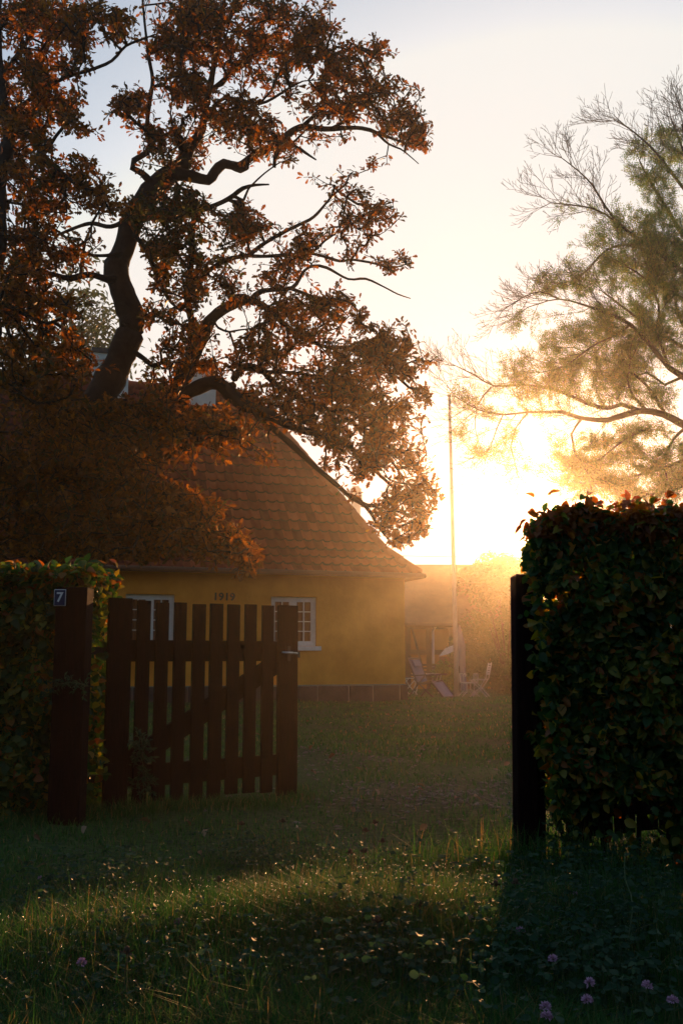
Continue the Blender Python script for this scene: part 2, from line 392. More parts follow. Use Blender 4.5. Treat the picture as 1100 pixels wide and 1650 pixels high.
# roof: pantiles laid row by row on a kicked hip roof
OV = .25; HT = 3.5 + OV; KX = (2.25 + OV) / HT; U0 = WL - OV; U1 = OV
prof = [(0, 0), (.75, .58), (HT, RZ - EZ)]
segs = []
for (a, b_) in zip(prof[:-1], prof[1:]): segs.append((a, b_, math.hypot(b_[0] - a[0], b_[1] - a[1])))
def along_prof(s):
    for (a, b_, L) in segs:
        if s <= L + 1e-6:
            k = s / L; return a[0] + (b_[0] - a[0]) * k, a[1] + (b_[1] - a[1]) * k, (b_[0] - a[0]) / L, (b_[1] - a[1]) / L
        s -= L
    return prof[-1][0], prof[-1][1], .6, .8
SL = sum(s[2] for s in segs)
TW = .19; GA = .27
def tile_h(t):
    t = t % 1.0
    return .042 * math.sin(math.pi * t / .32) if t < .32 else -.012 * math.sin(math.pi * (t - .32) / .68)
TT = []
def tiles(o3, al, inw, kin, lim, ph=0.0):
    """o3 eave origin, al unit along the eave, inw unit inward; kin scales the inward run; lim(h) -> (u0,u1)"""
    V = []; Fc = []; rows = int(SL / GA) + 1
    for r in range(rows):
        s0 = r * GA; s1 = min(s0 + GA * 1.02, SL)
        if s0 >= SL - .02: break
        h0, z0, cx, cz = along_prof(s0 + 1e-4); h1, z1, _, _ = along_prof(s1)
        nrm = (Vector(inw) * (-cz) + Vector((0, 0, cx))).normalized()
        ua, ub = lim(h0); uc, ud = lim(h1)
        n = int((ub - ua) / (TW / 6)) + 1; base = len(V)
        if n < 2: break
        jit = {}
        for i in range(n + 1):
            u = ua + (ub - ua) * i / n; ut = min(max(u, uc), ud)
            ti = int(math.floor(u / TW)); j = jit.setdefault(ti, (random.uniform(-.006, .006), random.uniform(-.012, .012)))
            hh = tile_h(u / TW); lift = .04 + j[0]
            pb = Vector(o3) + Vector(al) * u + Vector(inw) * (h0 * kin) + Vector((0, 0, z0))
            sl_ = (Vector(inw) * cx * kin + Vector((0, 0, cz))) * j[1]
            pt = Vector(o3) + Vector(al) * ut + Vector(inw) * (h1 * kin) + Vector((0, 0, z1))
            V += [pb + sl_ + nrm * (hh * .6 - .03), pb + sl_ + nrm * (hh + lift), pt + nrm * (tile_h(ut / TW) + .002)]
        for i in range(n):
            a = base + i * 3; Fc += [(a, a + 3, a + 4, a + 1), (a + 1, a + 4, a + 5, a + 2)]
            j = jit[int(math.floor((ua + (ub - ua) * (i + .5) / n) / TW)) if int(math.floor((ua + (ub - ua) * (i + .5) / n) / TW)) in jit else int(math.floor(ua / TW))]; tv = .5 + j[0] * 60 + j[1] * 14; TT.extend([0.0, min(max(tv, .15), 1)])  # riser face gets the dark tint as painted shade, tile face its own tone
    return np.array([tuple(v) for v in V]), np.array(Fc)
Vs = []; Fs = []; k0 = 0
for args in (((0, -OV, EZ), (1, 0, 0), (0, 1, 0), 1, lambda h: (U0 + KX * h, U1 - KX * h)),
             ((OV, 0, EZ), (0, 1, 0), (-1, 0, 0), KX, lambda h: (-OV + h, WD + OV - h)),
             ((0, WD + OV, EZ), (-1, 0, 0), (0, -1, 0), 1, lambda h: (-U1 + KX * h, -U0 - KX * h)),
             ((WL - OV, 0, EZ), (0, -1, 0), (1, 0, 0), KX, lambda h: (-WD - OV + h, OV - h))):
    v, f = tiles(*args); Vs.append(v); Fs.append(f + k0); k0 += len(v)
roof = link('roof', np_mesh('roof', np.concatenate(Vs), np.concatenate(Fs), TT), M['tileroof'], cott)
# ridge and hip caps
m = MB()
def caps(a, b_, r=.095, L=.36):
    a = Vector(a); b_ = Vector(b_); n = int((b_ - a).length / L)
    for i in range(n):
        p = a.lerp(b_, i / n); q = a.lerp(b_, (i + 1.12) / n)
        m.tube([p, q], [r * 1.06, r * .9], 10)
kx0 = prof[1][0]; kz0 = prof[1][1]
for sx in (0, 1):
    for sy in (0, 1):
        def P(h, z):
            xx = U1 - KX * h if sx == 0 else U0 + KX * h
            yy = -OV + h if sy == 0 else WD + OV - h
            return (xx, yy, EZ + z + .0)
        caps(P(.05, .05), P(kx0, kz0)); caps(P(kx0, kz0), P(HT, RZ - EZ))
caps((U0 + KX * HT, WD / 2, RZ + .02), (U1 - KX * HT, WD / 2, RZ + .02), .11)
m.build('ridge_tiles', M['tile'], roof, smooth=True)
so = MB(); so.bx(U0 + .03, U1 - .03, -OV + .03, 0 - .005, EZ - .02, EZ + .0); so.bx(.005, OV - .03, 0, WD, EZ - .02, EZ)
so.build('soffit', M['timber'], roof)
gt = MB(); gt.tube([(U0, -OV - .04, EZ - .01), (U1 + .04, -OV - .04, EZ - .01)], .05, 10)
gt.tube([(U1 + .04, -OV - .04, EZ - .01), (U1 + .04, WD, EZ - .01)], .05, 10); gt.build('gutter', M['copper'], cott, smooth=True)
for (pxl, pxr, pyt) in ((151, 209, 560), (290, 349, 578)):
    a = hit_local(pxl, pyt, WD / 2 - .35); b_ = hit_local(pxr, pyt, WD / 2 - .35)
    m = MB(); m.bx(a.x, b_.x, WD / 2 - .35, WD / 2 + .35, RZ - 1.0, a.z - .1)
    m.bx(a.x - .03, b_.x + .03, WD / 2 - .38, WD / 2 + .38, a.z - .27, a.z - .2)
    ch = m.build('chimney', M['chalk'], roof, bevel=.01)
    m = MB(); m.bx(a.x - .04, b_.x + .04, WD / 2 - .39, WD / 2 + .39, a.z - .1, a.z); m.build('chimney_cap', M['iron'], ch)

# ------------------------------------------------------------------ neighbour and outbuilding beyond the cottage
OBY = 33.0
ob = thing('outbuilding', 'half timbered outbuilding fading into orange haze behind the flagpole', 'building', (0, OBY, -.26))
xa = at(570, 1050, OBY).x; xb = at(800, 1050, OBY).x; ez = at(700, 1004, OBY).z + .26; rz_ = at(700, 915, OBY + 2.4).z + .26
m = MB(); m.bx(xa, xb, .04, 4.8, 0, ez); m.build('wall', M['infill'], ob)
m = MB(); m.add([(xa - .2, -.35, ez - .12), (xb + .2, -.35, ez - .12), (xb + .2, 2.4, rz_), (xa - .2, 2.4, rz_), (xa - .2, 5.2, ez - .12), (xb + .2, 5.2, ez - .12),
                 (xa - .2, -.35, ez - .0), (xb + .2, -.35, ez - .0), (xb + .2, 2.4, rz_ + .12), (xa - .2, 2.4, rz_ + .12), (xa - .2, 5.2, ez), (xb + .2, 5.2, ez)],
                [(6, 7, 8, 9), (9, 8, 11, 10), (0, 3, 2, 1), (3, 4, 5, 2), (0, 1, 7, 6), (1, 2, 8, 7), (2, 5, 11, 8), (5, 4, 10, 11), (4, 3, 9, 10), (3, 0, 6, 9)])
m.build('roof', M['thatch'], ob)
tm = MB(); gx = lambda px: at(px, 1050, OBY).x
tm.bx(xa, xb, -.03, .035, ez - .2, ez - .02)
for px in (600, 630, 656, 692, 728, 760, 795): tm.bx(gx(px) - .11, gx(px) + .11, -.03, .035, 0, ez - .2)
tm.bx(gx(656) + .11, gx(692) - .11, -.03, .035, at(700, 1052, OBY).z + .2, at(700, 1047, OBY).z + .26)
tm.bx(gx(692) + .11, gx(728) - .11, -.03, .035, at(700, 1052, OBY).z + .2, at(700, 1047, OBY).z + .26)
tm.bar((gx(664), 0, ez - .2), (gx(681), 0, .6), .06, .1, (0, 1, 0))
tm.build('timber_frame', M['timber'], ob)
m = MB(); m.bx(gx(707), gx(727), -.012, .03, 0, at(700, 1058, OBY).z + .26); m.bx(gx(730), gx(760), -.012, .03, 0, ez - .25); m.build('brick_infill', M['brick'], ob)
m = MB(); m.tube([(gx(697), -.12, .2), (gx(697), -.12, ez - .25), (gx(701), -.3, ez - .1)], .045, 8); m.build('downpipe', M['gardenwhite'], ob)
m = MB(); m.tube([(xa - .2, -.4, ez - .08), (xb + .2, -.4, ez - .08)], .06, 8); m.build('gutter', M['copper'], ob)
wx0, wx1, wz0, wz1 = gx(739), gx(768), at(700, 1030, OBY).z + .26, at(700, 1018, OBY).z + .26
m = MB()
for zz in (wz0, wz1): m.bx(wx0, wx1, -.06, -.015, zz - .02, zz + .02)
for xx in (wx0, (wx0 + wx1) / 2, wx1): m.bx(xx - .02, xx + .02, -.055, -.02, wz0 + .02, wz1 - .02)
wo = m.build('window', M['gardenwhite'], ob)
m = MB(); m.bx(wx0, wx1, -.03, -.02, wz0, wz1); m.build('pane', M['glass'], wo)

NY = 46.0
nb = thing('neighbour_house', 'distant neighbouring house of which only a pale chimney shows above the cottage hip', 'house', (0, NY, -.26))
nx1 = at(590, 900, NY).x
m = MB(); m.bx(-6, nx1, -3, 3, 0, 3.2); m.build('wall', M['chalk'], nb)
m = MB(); m.add([(-6.2, -3.3, 3.0), (nx1 + .1, -3.3, 3.0), (nx1 - 1.2, 0, 6.1), (-5, 0, 6.1), (-6.2, 3.3, 3.0), (nx1 + .1, 3.3, 3.0)],
                [(0, 1, 2, 3), (5, 4, 3, 2), (1, 5, 2), (4, 0, 3), (0, 4, 5, 1)]); m.build('roof', M['tile'], nb)
cx = at(573, 900, NY).x; cz = at(573, 784, NY).z + .26
m = MB(); m.bx(cx - .22, cx + .22, -.25, .25, 5, cz - .35); m.bx(cx - .3, cx + .3, -.3, .3, cz - .55, cz - .4)
m.bx(cx - .26, cx + .26, -.28, .28, cz - .25, cz - .12); m.bx(cx - .17, cx + .17, -.17, .17, cz - .35, cz); m.build('chimney', M['chalk'], nb)

# ------------------------------------------------------------------ gate and posts
def board(mb, x0, x1, z0, z1, y0, y1, cham=0.0):
    mb.bx(x0, x1, y0, y1, z0, z1)
def make_post(name, label, pxl, pxm, pxr, pytop, Yp, left):
    a = at(pxl, 1055, Yp); c = at(pxm, 1055, Yp); b_ = at(pxr, 1055, Yp); zt = at(pxl, pytop, Yp).z
    t = thing(name, label, 'gate post', ((a.x + b_.x) / 2, Yp + .07, 0), 0)
    ox = (a.x + b_.x) / 2
    big = (c.x - ox, b_.x - ox) if left else (a.x - ox, c.x - ox)
    sm = (a.x - ox, c.x - ox) if left else (c.x - ox, b_.x - ox)
    m = MB(); m.bx(big[0], big[1] - (.0 if left else .002), -.07, .07, -.3, zt); m.build('post_core', M['wood'], t, bevel=.006)
    m = MB(); m.bx(sm[0], sm[1], -.055, .075, -.3, zt + (.0 if left else .002)); m.build('side_board', M['wood'], t, bevel=.006)
    return t, ox, zt, sm
pl_, pox, pzt, sm = make_post('gate_post', 'dark left gate post carrying a small blue number 7 plate', 85, 106, 137, 946, 5.05, True)
pr_, prx, przt, _ = make_post('gate_post', 'tall dark right gate post half covered by hedge leaves', 827, 860, 872, 925, 4.28, False)
pr_.rotation_euler.y = .014
cxp = (at(97.5, 963, 5.05 + .015 - .0).x - pox)
zc = at(97, 963, 5.06).z
pm = MB(); pm.bx(cxp - .030, cxp + .030, -.062, -.0555, zc - .042, zc + .042)
po = pm.build('number_plate', M['enamelw'], pl_, bevel=.002); po['label'] = 'blue enamel plate with a white border and a white 7'
pm = MB(); pm.bx(cxp - .0265, cxp + .0265, -.0645, -.0622, zc - .0385, zc + .0385); pm.build('plate_field', M['enamel'], po)
o = link('numeral', text_mesh('7', .068, .0008, .0016), M['enamelw'], po, (cxp, -.0662, zc)); o.rotation_euler = (R(90), 0, 0)

def make_gate(name, label, A, B, cuts, zt, zb, handle=None, rails_to=0.0, flip=False):
    """A hinge foot, B latch foot; cuts = board spans in metres along the gate"""
    L = (B - A).length; rz = math.atan2(B.y - A.y, B.x - A.x)
    t = thing(name, label, 'gate', (A.x, A.y, 0), rz)
    for i, (x0, x1) in enumerate(cuts):
        z = zt + random.uniform(-.006, .006)
        st = i in (0, len(cuts) - 1)
        m = MB(); th = .03 if st else .022
        jx = 0 if st else random.uniform(-.003, .003)
        m.bx(x0 + jx, x1 + jx, -th, -.001, (zb - .02) if st else zb + random.uniform(0, .02), z + (.008 if st else 0))
        m.build('stile' if st else 'picket', M['wood'], t, bevel=.003)
    for (z0, z1) in ((zt - .335, zt - .215), (.13, .25)):
        m = MB(); m.bx(.02, L - .02, .001, .032, z0, z1); m.build('rail', M['wood'], t, bevel=.003)
        if rails_to:
            m = MB(); m.bx(-rails_to, .06, .034, .05, (z0 + z1) / 2 - .02, (z0 + z1) / 2 + .02); m.build('hinge', M['iron'], t)
    m = MB(); m.bar((cuts[0][1] - .02, .0175, .24), (cuts[-1][0] + .03, .0175, zt - .34), .029, .115, (0, 0, 1))
    m.build('brace', M['wood'], t, bevel=.003)
    if handle:
        hx, hz = handle
        m = MB(); m.bx(hx - .012, hx + .012, -.036, -.031, hz - .05, hz + .04)
        ho = m.build('latch_plate', M['iron'], t, bevel=.002)
        m = MB(); m.tube([(hx, -.03, hz), (hx, -.065, hz)], .007, 8); m.tube([(hx + .005, -.065, hz), (hx - .04, -.068, hz + .001), (hx - .07, -.062, hz + .004)], [.007, .007, .006], 8)
        m.tube([(hx + .0, -.066, hz), (hx + .04, -.066, hz - .003)], .006, 8)
        m.build('lever', M['steel'], ho, smooth=True)
        m = MB(); m.box((L + .012, -.012, hz - .01), (.03, .03, .04)); m.tube([(L, -.01, hz + .01), (L + .028, -.01, hz + .0)], .008, 8); m.build('catch', M['iron'], t)
    return t
GA_ = at(170, 1308, 5.5); GB_ = at(472, 1290, 6.25); GA_.z = GB_.z = 0
gd = (GB_ - GA_).normalized(); gn = Vector((-gd.y, gd.x))
def gate_x(px):
    d = Vector(ray(px, 1000)); d2 = Vector((d.x, d.y)); a2 = Vector((GA_.x, GA_.y))
    # solve s*d2 = a2 + x*gd
    det = d2.x * (-gd.y) - d2.y * (-gd.x)
    s = (a2.x * (-gd.y) - a2.y * (-gd.x)) / det
    p = d2 * s - a2; return p.dot(Vector((gd.x, gd.y)))
cuts = [(gate_x(a), gate_x(b_)) for a, b_ in ((173, 210), (219, 240), (250, 270), (280, 299), (309, 329), (337, 357), (365, 384), (393, 411), (421, 439), (446, 476))]
zt = at(190, 968, 5.55).z
hz = at(463, 1052, 6.22).z
make_gate('garden_gate', 'dark picket gate standing ajar beside the number 7 post with a steel latch', GA_, GB_, cuts, zt, .03, ((cuts[-1][0] + cuts[-1][1]) / 2, hz), .16)
A2 = Vector((.98, 4.52, 0)); B2 = Vector((2.05, 4.98, 0)); L2 = (B2 - A2).length
c2 = [(0, .12)] + [(.12 + .125 * i + .016, .12 + .125 * i + .122) for i in range(7)]; c2.append((L2 - .12, L2))
make_gate('garden_gate', 'dark picket gate leaf folded back behind the right hedge, glimpsed under its lowest leaves', A2, B2, c2, 1.12, .05, None, .1)

# ------------------------------------------------------------------ trees
def catmull(P, step):
    P = np.asarray(P, float); out = []
    Q = np.vstack([2 * P[0] - P[1], P, 2 * P[-1] - P[-2]])
    for i in range(1, len(Q) - 2):
        p0, p1, p2, p3 = Q[i - 1], Q[i], Q[i + 1], Q[i + 2]
        n = max(1, int(np.linalg.norm((p2 - p1)[:3]) / step))
        for k in range(n):
            t_ = k / n
            out.append(.5 * ((2 * p1) + (-p0 + p2) * t_ + (2 * p0 - 5 * p1 + 4 * p2 - p3) * t_ ** 2 + (-p0 + 3 * p1 - 3 * p2 + p3) * t_ ** 3))
    out.append(P[-1]); return np.array(out)
def grow_tree(root, limbs, attract, step, bark, r0, jit=.25, pw=.45, lift=0.0, gnarl=.0, rg=rng, tsides=4, minr=.0):
    """limbs: polylines [(x,y,z,r)]; attract: twig end points.  Every twig starts on the nearest existing wood and the
    thickness of a branch follows the number of twigs it feeds."""
    pos = []; par = []; fix = []; lm = MB()
    for L in limbs:
        C = catmull(L, step * .5)
        if gnarl:
            n = len(C); ph = rg.uniform(0, 6, 3)
            for ax in range(3):
                C[:, ax] += gnarl * C[:, 3] * np.sin(np.arange(n) * (.42 + .12 * ax) + ph[ax])
        start = -1
        if pos:
            start = int(np.argmin(((np.array(pos) - C[0, :3]) ** 2).sum(1)))
            if ((np.array(pos[start]) - C[0, :3]) ** 2).sum() > (C[0, 3] * 1.5) ** 2 + .02 ** 2:
                C = np.vstack([np.append(pos[start], min(fix[start], C[0, 3] * 1.2)), C])
        for i, c in enumerate(C):
            par.append(start if i == 0 else len(pos) - 1); pos.append(c[:3]); fix.append(c[3])
        rr = [c[3] * (1 + .06 * math.sin(i * .9) + .04 * math.sin(i * 2.3 + 1)) for i, c in enumerate(C)]
        lm.tube([c[:3] for c in C], rr, 10 if C[0, 3] > .04 else 6)
    nl = len(pos); A = np.asarray(attract); P0 = np.array(pos)
    d0 = np.array([((P0 - a_) ** 2).sum(1).min() for a_ in A]); A = A[np.argsort(d0)]
    cap_ = nl + len(A) * 12 + 100; buf = np.zeros((cap_, 3)); buf[:nl] = P0; dr = np.zeros((cap_, 3)); n = nl
    for i in range(nl):
        if par[i] >= 0:
            d = P0[i] - P0[par[i]]; dr[i] = d / (np.linalg.norm(d) + 1e-9)
    par = list(par); tips = []
    for a_ in A:
        D = a_ - buf[:n]; dist = np.sqrt((D ** 2).sum(1)) + 1e-6
        cs = (D * dr[:n]).sum(1) / dist
        s = int(np.argmin(dist * (1.45 - .45 * cs))); L = dist[s]
        k = max(1, int(round(L / step))); k = min(k, 11); p = s
        side = rg.normal(0, 1, 3); bow = side * L * .09 + np.array([0, 0, lift * L])
        for j in range(1, k + 1):
            t_ = j / k; q = buf[s] + D[s] * t_ + bow * math.sin(math.pi * t_) + (rg.normal(0, jit * step * .35, 3) if j < k else 0)
            d = q - buf[p]; buf[n] = q; dr[n] = d / (np.linalg.norm(d) + 1e-9); par.append(p); p = n; n += 1
        tips.append(p)
    cnt = np.zeros(n); cnt[tips] = 1; parr = np.array(par)
    for i in range(n - 1, nl - 1, -1): cnt[parr[i]] += cnt[i]
    rad = r0 * np.maximum(cnt, 1) ** pw + minr
    seg = np.arange(nl, n); pa = parr[seg]
    B_ = buf[pa]; E_ = buf[seg]; rb = rad[pa].copy(); isl = pa < nl; rb[isl] = rad[seg][isl] * 1.15
    rb = np.minimum(rb, rad[seg] * 1.35); re_ = rad[seg]
    d = E_ - B_; d /= np.linalg.norm(d, axis=1, keepdims=True) + 1e-9
    h = np.tile([.3, .2, .93], (len(d), 1)); x = np.cross(d, h); x /= np.linalg.norm(x, axis=1, keepdims=True) + 1e-9; y = np.cross(d, x)
    K = tsides; ang = np.arange(K) * 2 * np.pi / K
    ring = x[:, None] * np.cos(ang)[None, :, None] + y[:, None] * np.sin(ang)[None, :, None]
    V = np.concatenate([B_[:, None] + ring * rb[:, None, None], E_[:, None] + ring * re_[:, None, None]], 1)
    j = np.arange(K); f = np.stack([j, (j + 1) % K, (j + 1) % K + K, j + K], -1)
    Fc = (f[None] + (np.arange(len(seg)) * 2 * K)[:, None, None]).reshape(-1, 4)
    V = V.reshape(-1, 3)
    # limbs joined in (their quads only; end caps are buried in twigs)
    lv = np.array(lm.v); lf = np.array([q for q in lm.f if len(q) == 4])
    V2 = np.vstack([V, lv]) if len(V) else lv; F2 = np.vstack([Fc, lf + len(V)])
    o = link('trunk', np_mesh('trunk', V2 - np.array(root.location), F2, smooth=True), bark, root)
    return buf[tips], dr[tips], buf[:n], rad
def px_limb(pts, y0, y1):
    n = len(pts); res = []
    for i, (a, b_, wd) in enumerate(pts):
        Yc = y0 + (y1 - y0) * i / max(1, n - 1); p = at(a, b_, Yc); res.append((p.x, p.y, p.z, wd / 2 * Yc / F))
    return res
def blob_points(blobs, dens, thick, clump=.35, rg=rng):
    out = []; wts = []
    for (cx, cy, rx, ry, wgt, Yc) in blobs:
        n = max(3, int(math.pi * rx * ry * dens * wgt))
        nc = max(3, n // 7); k = 0
        cc = []
        while len(cc) < nc:
            q = rg.uniform(-1, 1, 3)
            if (q ** 2).sum() <= 1: cc.append(q)
        cc = np.array(cc)
        pick = rg.integers(0, nc, n); q = cc[pick] + rg.normal(0, clump * .5, (n, 3))
        for a in q:
            Yp = Yc + a[2] * thick; p = at(cx + a[0] * rx, cy + a[1] * ry, Yp); out.append((p.x, p.y, p.z)); wts.append(cx)
    return np.array(out)
def leaves(root, tips, dirs, per, size, tmpl, m, reach, name='crown', up=.5, tintf=None, rg=rng, droop=0.0, vary=(.55, 1.35)):
    n = len(tips) * per
    T = np.repeat(tips, per, 0); Dm = np.repeat(dirs, per, 0)
    back = rg.uniform(0, 1, (n, 1)) * reach
    side = rg.normal(0, 1, (n, 3)); side /= np.linalg.norm(side, axis=1, keepdims=True)
    P = T - Dm * back + side * reach * .12
    xd = Dm * .7 + side * 1.0 + np.array([0, 0, -droop])
    zh = np.tile([0, 0, 1.0], (n, 1)) * up + rg.normal(0, .55, (n, 3))
    Rm = frames(xd, zh); S = size * rg.uniform(vary[0], vary[1], n)
    ti = tintf(P, np.repeat(rg.uniform(0, 1, len(tips)), per), rg.uniform(0, 1, n))
    me = scatter(name, *tmpl, P - np.array(root.location), Rm, S, ti)
    return link(name, me, m, root)

OY = 12.6
limbsA = [
 ([(45, 1170, 84), (62, 1040, 72), (78, 900, 66), (100, 780, 62), (128, 695, 58), (165, 628, 52), (205, 560, 46), (212, 525, 44), (197, 470, 42), (190, 435, 41), (201, 392, 37), (214, 352, 34), (238, 316, 37), (272, 285, 36), (292, 265, 27), (305, 238, 20), (324, 213, 15), (331, 180, 13), (336, 150, 12), (344, 105, 10), (352, 60, 9), (360, 10, 7), (366, -50, 5)], 12.6, 12.9),
 ([(300, 246, 18), (290, 226, 16), (284, 220, 12)], 12.7, 12.6),
 ([(250, 300, 14), (228, 278, 12), (213, 270, 12), (216, 258, 11), (236, 247, 10), (243, 232, 9), (238, 200, 8), (242, 160, 8), (246, 130, 7), (240, 95, 6), (236, 60, 5), (232, 20, 4), (228, -25, 3)], 12.7, 12.0),
 ([(240, 88, 5), (256, 80, 5), (275, 72, 4), (296, 66, 3)], 12.2, 11.8),
 ([(280, 278, 22), (308, 284, 20), (334, 291, 19), (345, 277, 18), (361, 263, 16), (385, 268, 15), (409, 252, 13), (440, 234, 12), (468, 214, 12), (492, 204, 11), (523, 207, 9), (582, 207, 7), (605, 213, 6), (627, 221, 5), (661, 231, 3), (688, 215, 2)], 12.7, 13.8),
 ([(372, 266, 12), (388, 274, 10), (398, 272, 6)], 12.9, 12.7),
 ([(485, 207, 8), (500, 192, 7), (518, 173, 7), (520, 138, 6), (528, 122, 5), (538, 108, 3)], 13.2, 13.6),
 ([(535, 207, 6), (555, 196, 5), (578, 176, 4), (600, 150, 3)], 13.4, 12.9),
 ([(445, 232, 6), (470, 234, 5), (490, 245, 5), (509, 257, 3)], 13.1, 12.6),
 ([(606, 214, 4), (626, 232, 4), (645, 240, 3), (658, 250, 2), (674, 264, 1.5)], 13.5, 13.4),
 ([(328, 200, 8), (354, 162, 7), (380, 160, 6), (409, 167, 6), (430, 163, 5), (450, 152, 5), (470, 140, 4), (488, 131, 3)], 12.8, 12.0),
 ([(336, 150, 8), (370, 120, 7), (400, 100, 6), (410, 70, 5), (408, 30, 4)], 12.8, 13.6),
 ([(238, 330, 12), (270, 345, 11), (300, 346, 10), (327, 337, 9), (368, 321, 8), (392, 304, 7), (412, 298, 5), (433, 297, 3)], 12.8, 12.2),
 ([(378, 316, 6), (393, 322, 5), (400, 305, 4), (425, 280, 3), (450, 262, 2)], 12.4, 12.2),
 ([(105, 800, 44), (150, 735, 40), (215, 690, 34), (268, 650, 30), (300, 605, 27), (316, 560, 26), (338, 516, 21), (368, 495, 18), (402, 485, 14), (425, 492, 11), (454, 520, 9), (485, 540, 7), (530, 560, 6), (580, 560, 5), (620, 585, 4), (670, 600, 2)], 12.5, 13.3),
 ([(316, 556, 13), (303, 484, 12), (306, 440, 11), (311, 360, 9), (318, 320, 6)], 12.6, 12.2),
 ([(306, 465, 9), (325, 445, 9), (345, 430, 8), (375, 416, 8), (399, 411, 7), (426, 392, 7), (461, 372, 6), (485, 361, 6), (506, 349, 5), (533, 318, 4), (561, 294, 3)], 12.4, 13.4),
 ([(395, 411, 6), (430, 413, 6), (470, 411, 6), (506, 409, 5), (547, 421, 5), (565, 418, 4), (596, 423, 4), (630, 431, 3), (661, 424, 2)], 12.7, 13.8),
 ([(498, 409, 5), (511, 400, 5), (523, 388, 4), (547, 369, 4), (554, 340, 3), (560, 310, 2)], 13.1, 12.7),
 ([(402, 485, 10), (420, 470, 9), (447, 466, 8), (471, 464, 7), (482, 450, 6), (490, 436, 5), (505, 428, 5), (526, 431, 5), (561, 450, 4), (589, 449, 4), (616, 461, 3), (640, 474, 2.5), (661, 481, 1.5)], 12.7, 13.6),
 ([(470, 466, 6), (513, 480, 5), (537, 481, 4), (564, 488, 3), (580, 505, 2)], 13.0, 13.3),
 ([(372, 495, 8), (378, 478, 8), (395, 478, 9), (410, 490, 8)], 12.8, 12.7),
 ([(345, 516, 4), (352, 528, 4), (370, 535, 4), (385, 532, 3), (410, 529, 2)], 12.7, 12.4),
 ([(255, 662, 26), (300, 632, 24), (345, 618, 24), (375, 638, 24), (402, 656, 21), (433, 668, 17), (467, 685, 14), (505, 698, 12), (547, 707, 10), (569, 725, 8), (600, 755, 6), (640, 790, 4), (670, 810, 2)], 12.3, 11.6),
 ([(402, 656, 13), (440, 690, 11), (465, 712, 10), (489, 735, 9), (529, 770, 8), (560, 798, 8), (575, 806, 8), (592, 814, 7), (613, 813, 6), (623, 807, 5), (648, 807, 4), (685, 810, 2)], 12.1, 11.2),
 ([(580, 808, 6), (596, 825, 6), (606, 842, 5), (618, 860, 3), (640, 884, 1.5)], 11.5, 11.3),
 ([(372, 640, 14), (378, 612, 14), (392, 592, 13), (410, 592, 13), (425, 598, 12), (440, 616, 10), (480, 640, 9), (530, 660, 7), (580, 690, 6), (620, 730, 5), (650, 770, 3)], 12.2, 13.0),
 ([(425, 600, 7), (470, 600, 6), (520, 610, 5), (570, 625, 5), (630, 640, 3)], 12.3, 13.4),
 ([(190, 448, 13), (172, 449, 12), (150, 442, 11), (131, 445, 11), (114, 450, 10), (90, 443, 8), (65, 435, 8), (33, 415, 7), (13, 392, 5)], 12.6, 11.6),
 ([(130, 443, 7), (134, 415, 6), (138, 389, 5), (150, 360, 3)], 12.3, 12.0),
 ([(196, 408, 7), (170, 412, 6), (141, 409, 5), (110, 385, 5), (92, 371, 4), (60, 350, 3)], 12.6, 12.0),
 ([(214, 352, 9), (180, 365, 8), (150, 360, 7), (124, 366, 6), (90, 380, 4)], 12.6, 13.2),
 ([(206, 370, 8), (235, 400, 9), (255, 450, 8), (270, 480, 6), (290, 500, 4)], 12.7, 12.3),
 ([(210, 562, 8), (232, 578, 9), (248, 590, 9), (262, 585, 6)], 12.6, 12.4),
 ([(120, 745, 26), (190, 745, 20), (260, 735, 17), (330, 705, 12), (380, 690, 7)], 12.3, 11.0),
 ([(100, 790, 22), (170, 790, 17), (240, 790, 13), (310, 820, 9), (370, 860, 6), (410, 890, 3)], 12.3, 10.6),
 ([(95, 830, 18), (150, 850, 13), (210, 865, 9), (270, 880, 6), (320, 890, 3)], 12.3, 10.8),
 ([(90, 850, 18), (50, 820, 12), (10, 800, 8), (-40, 770, 5)], 12.4, 11.6),
]
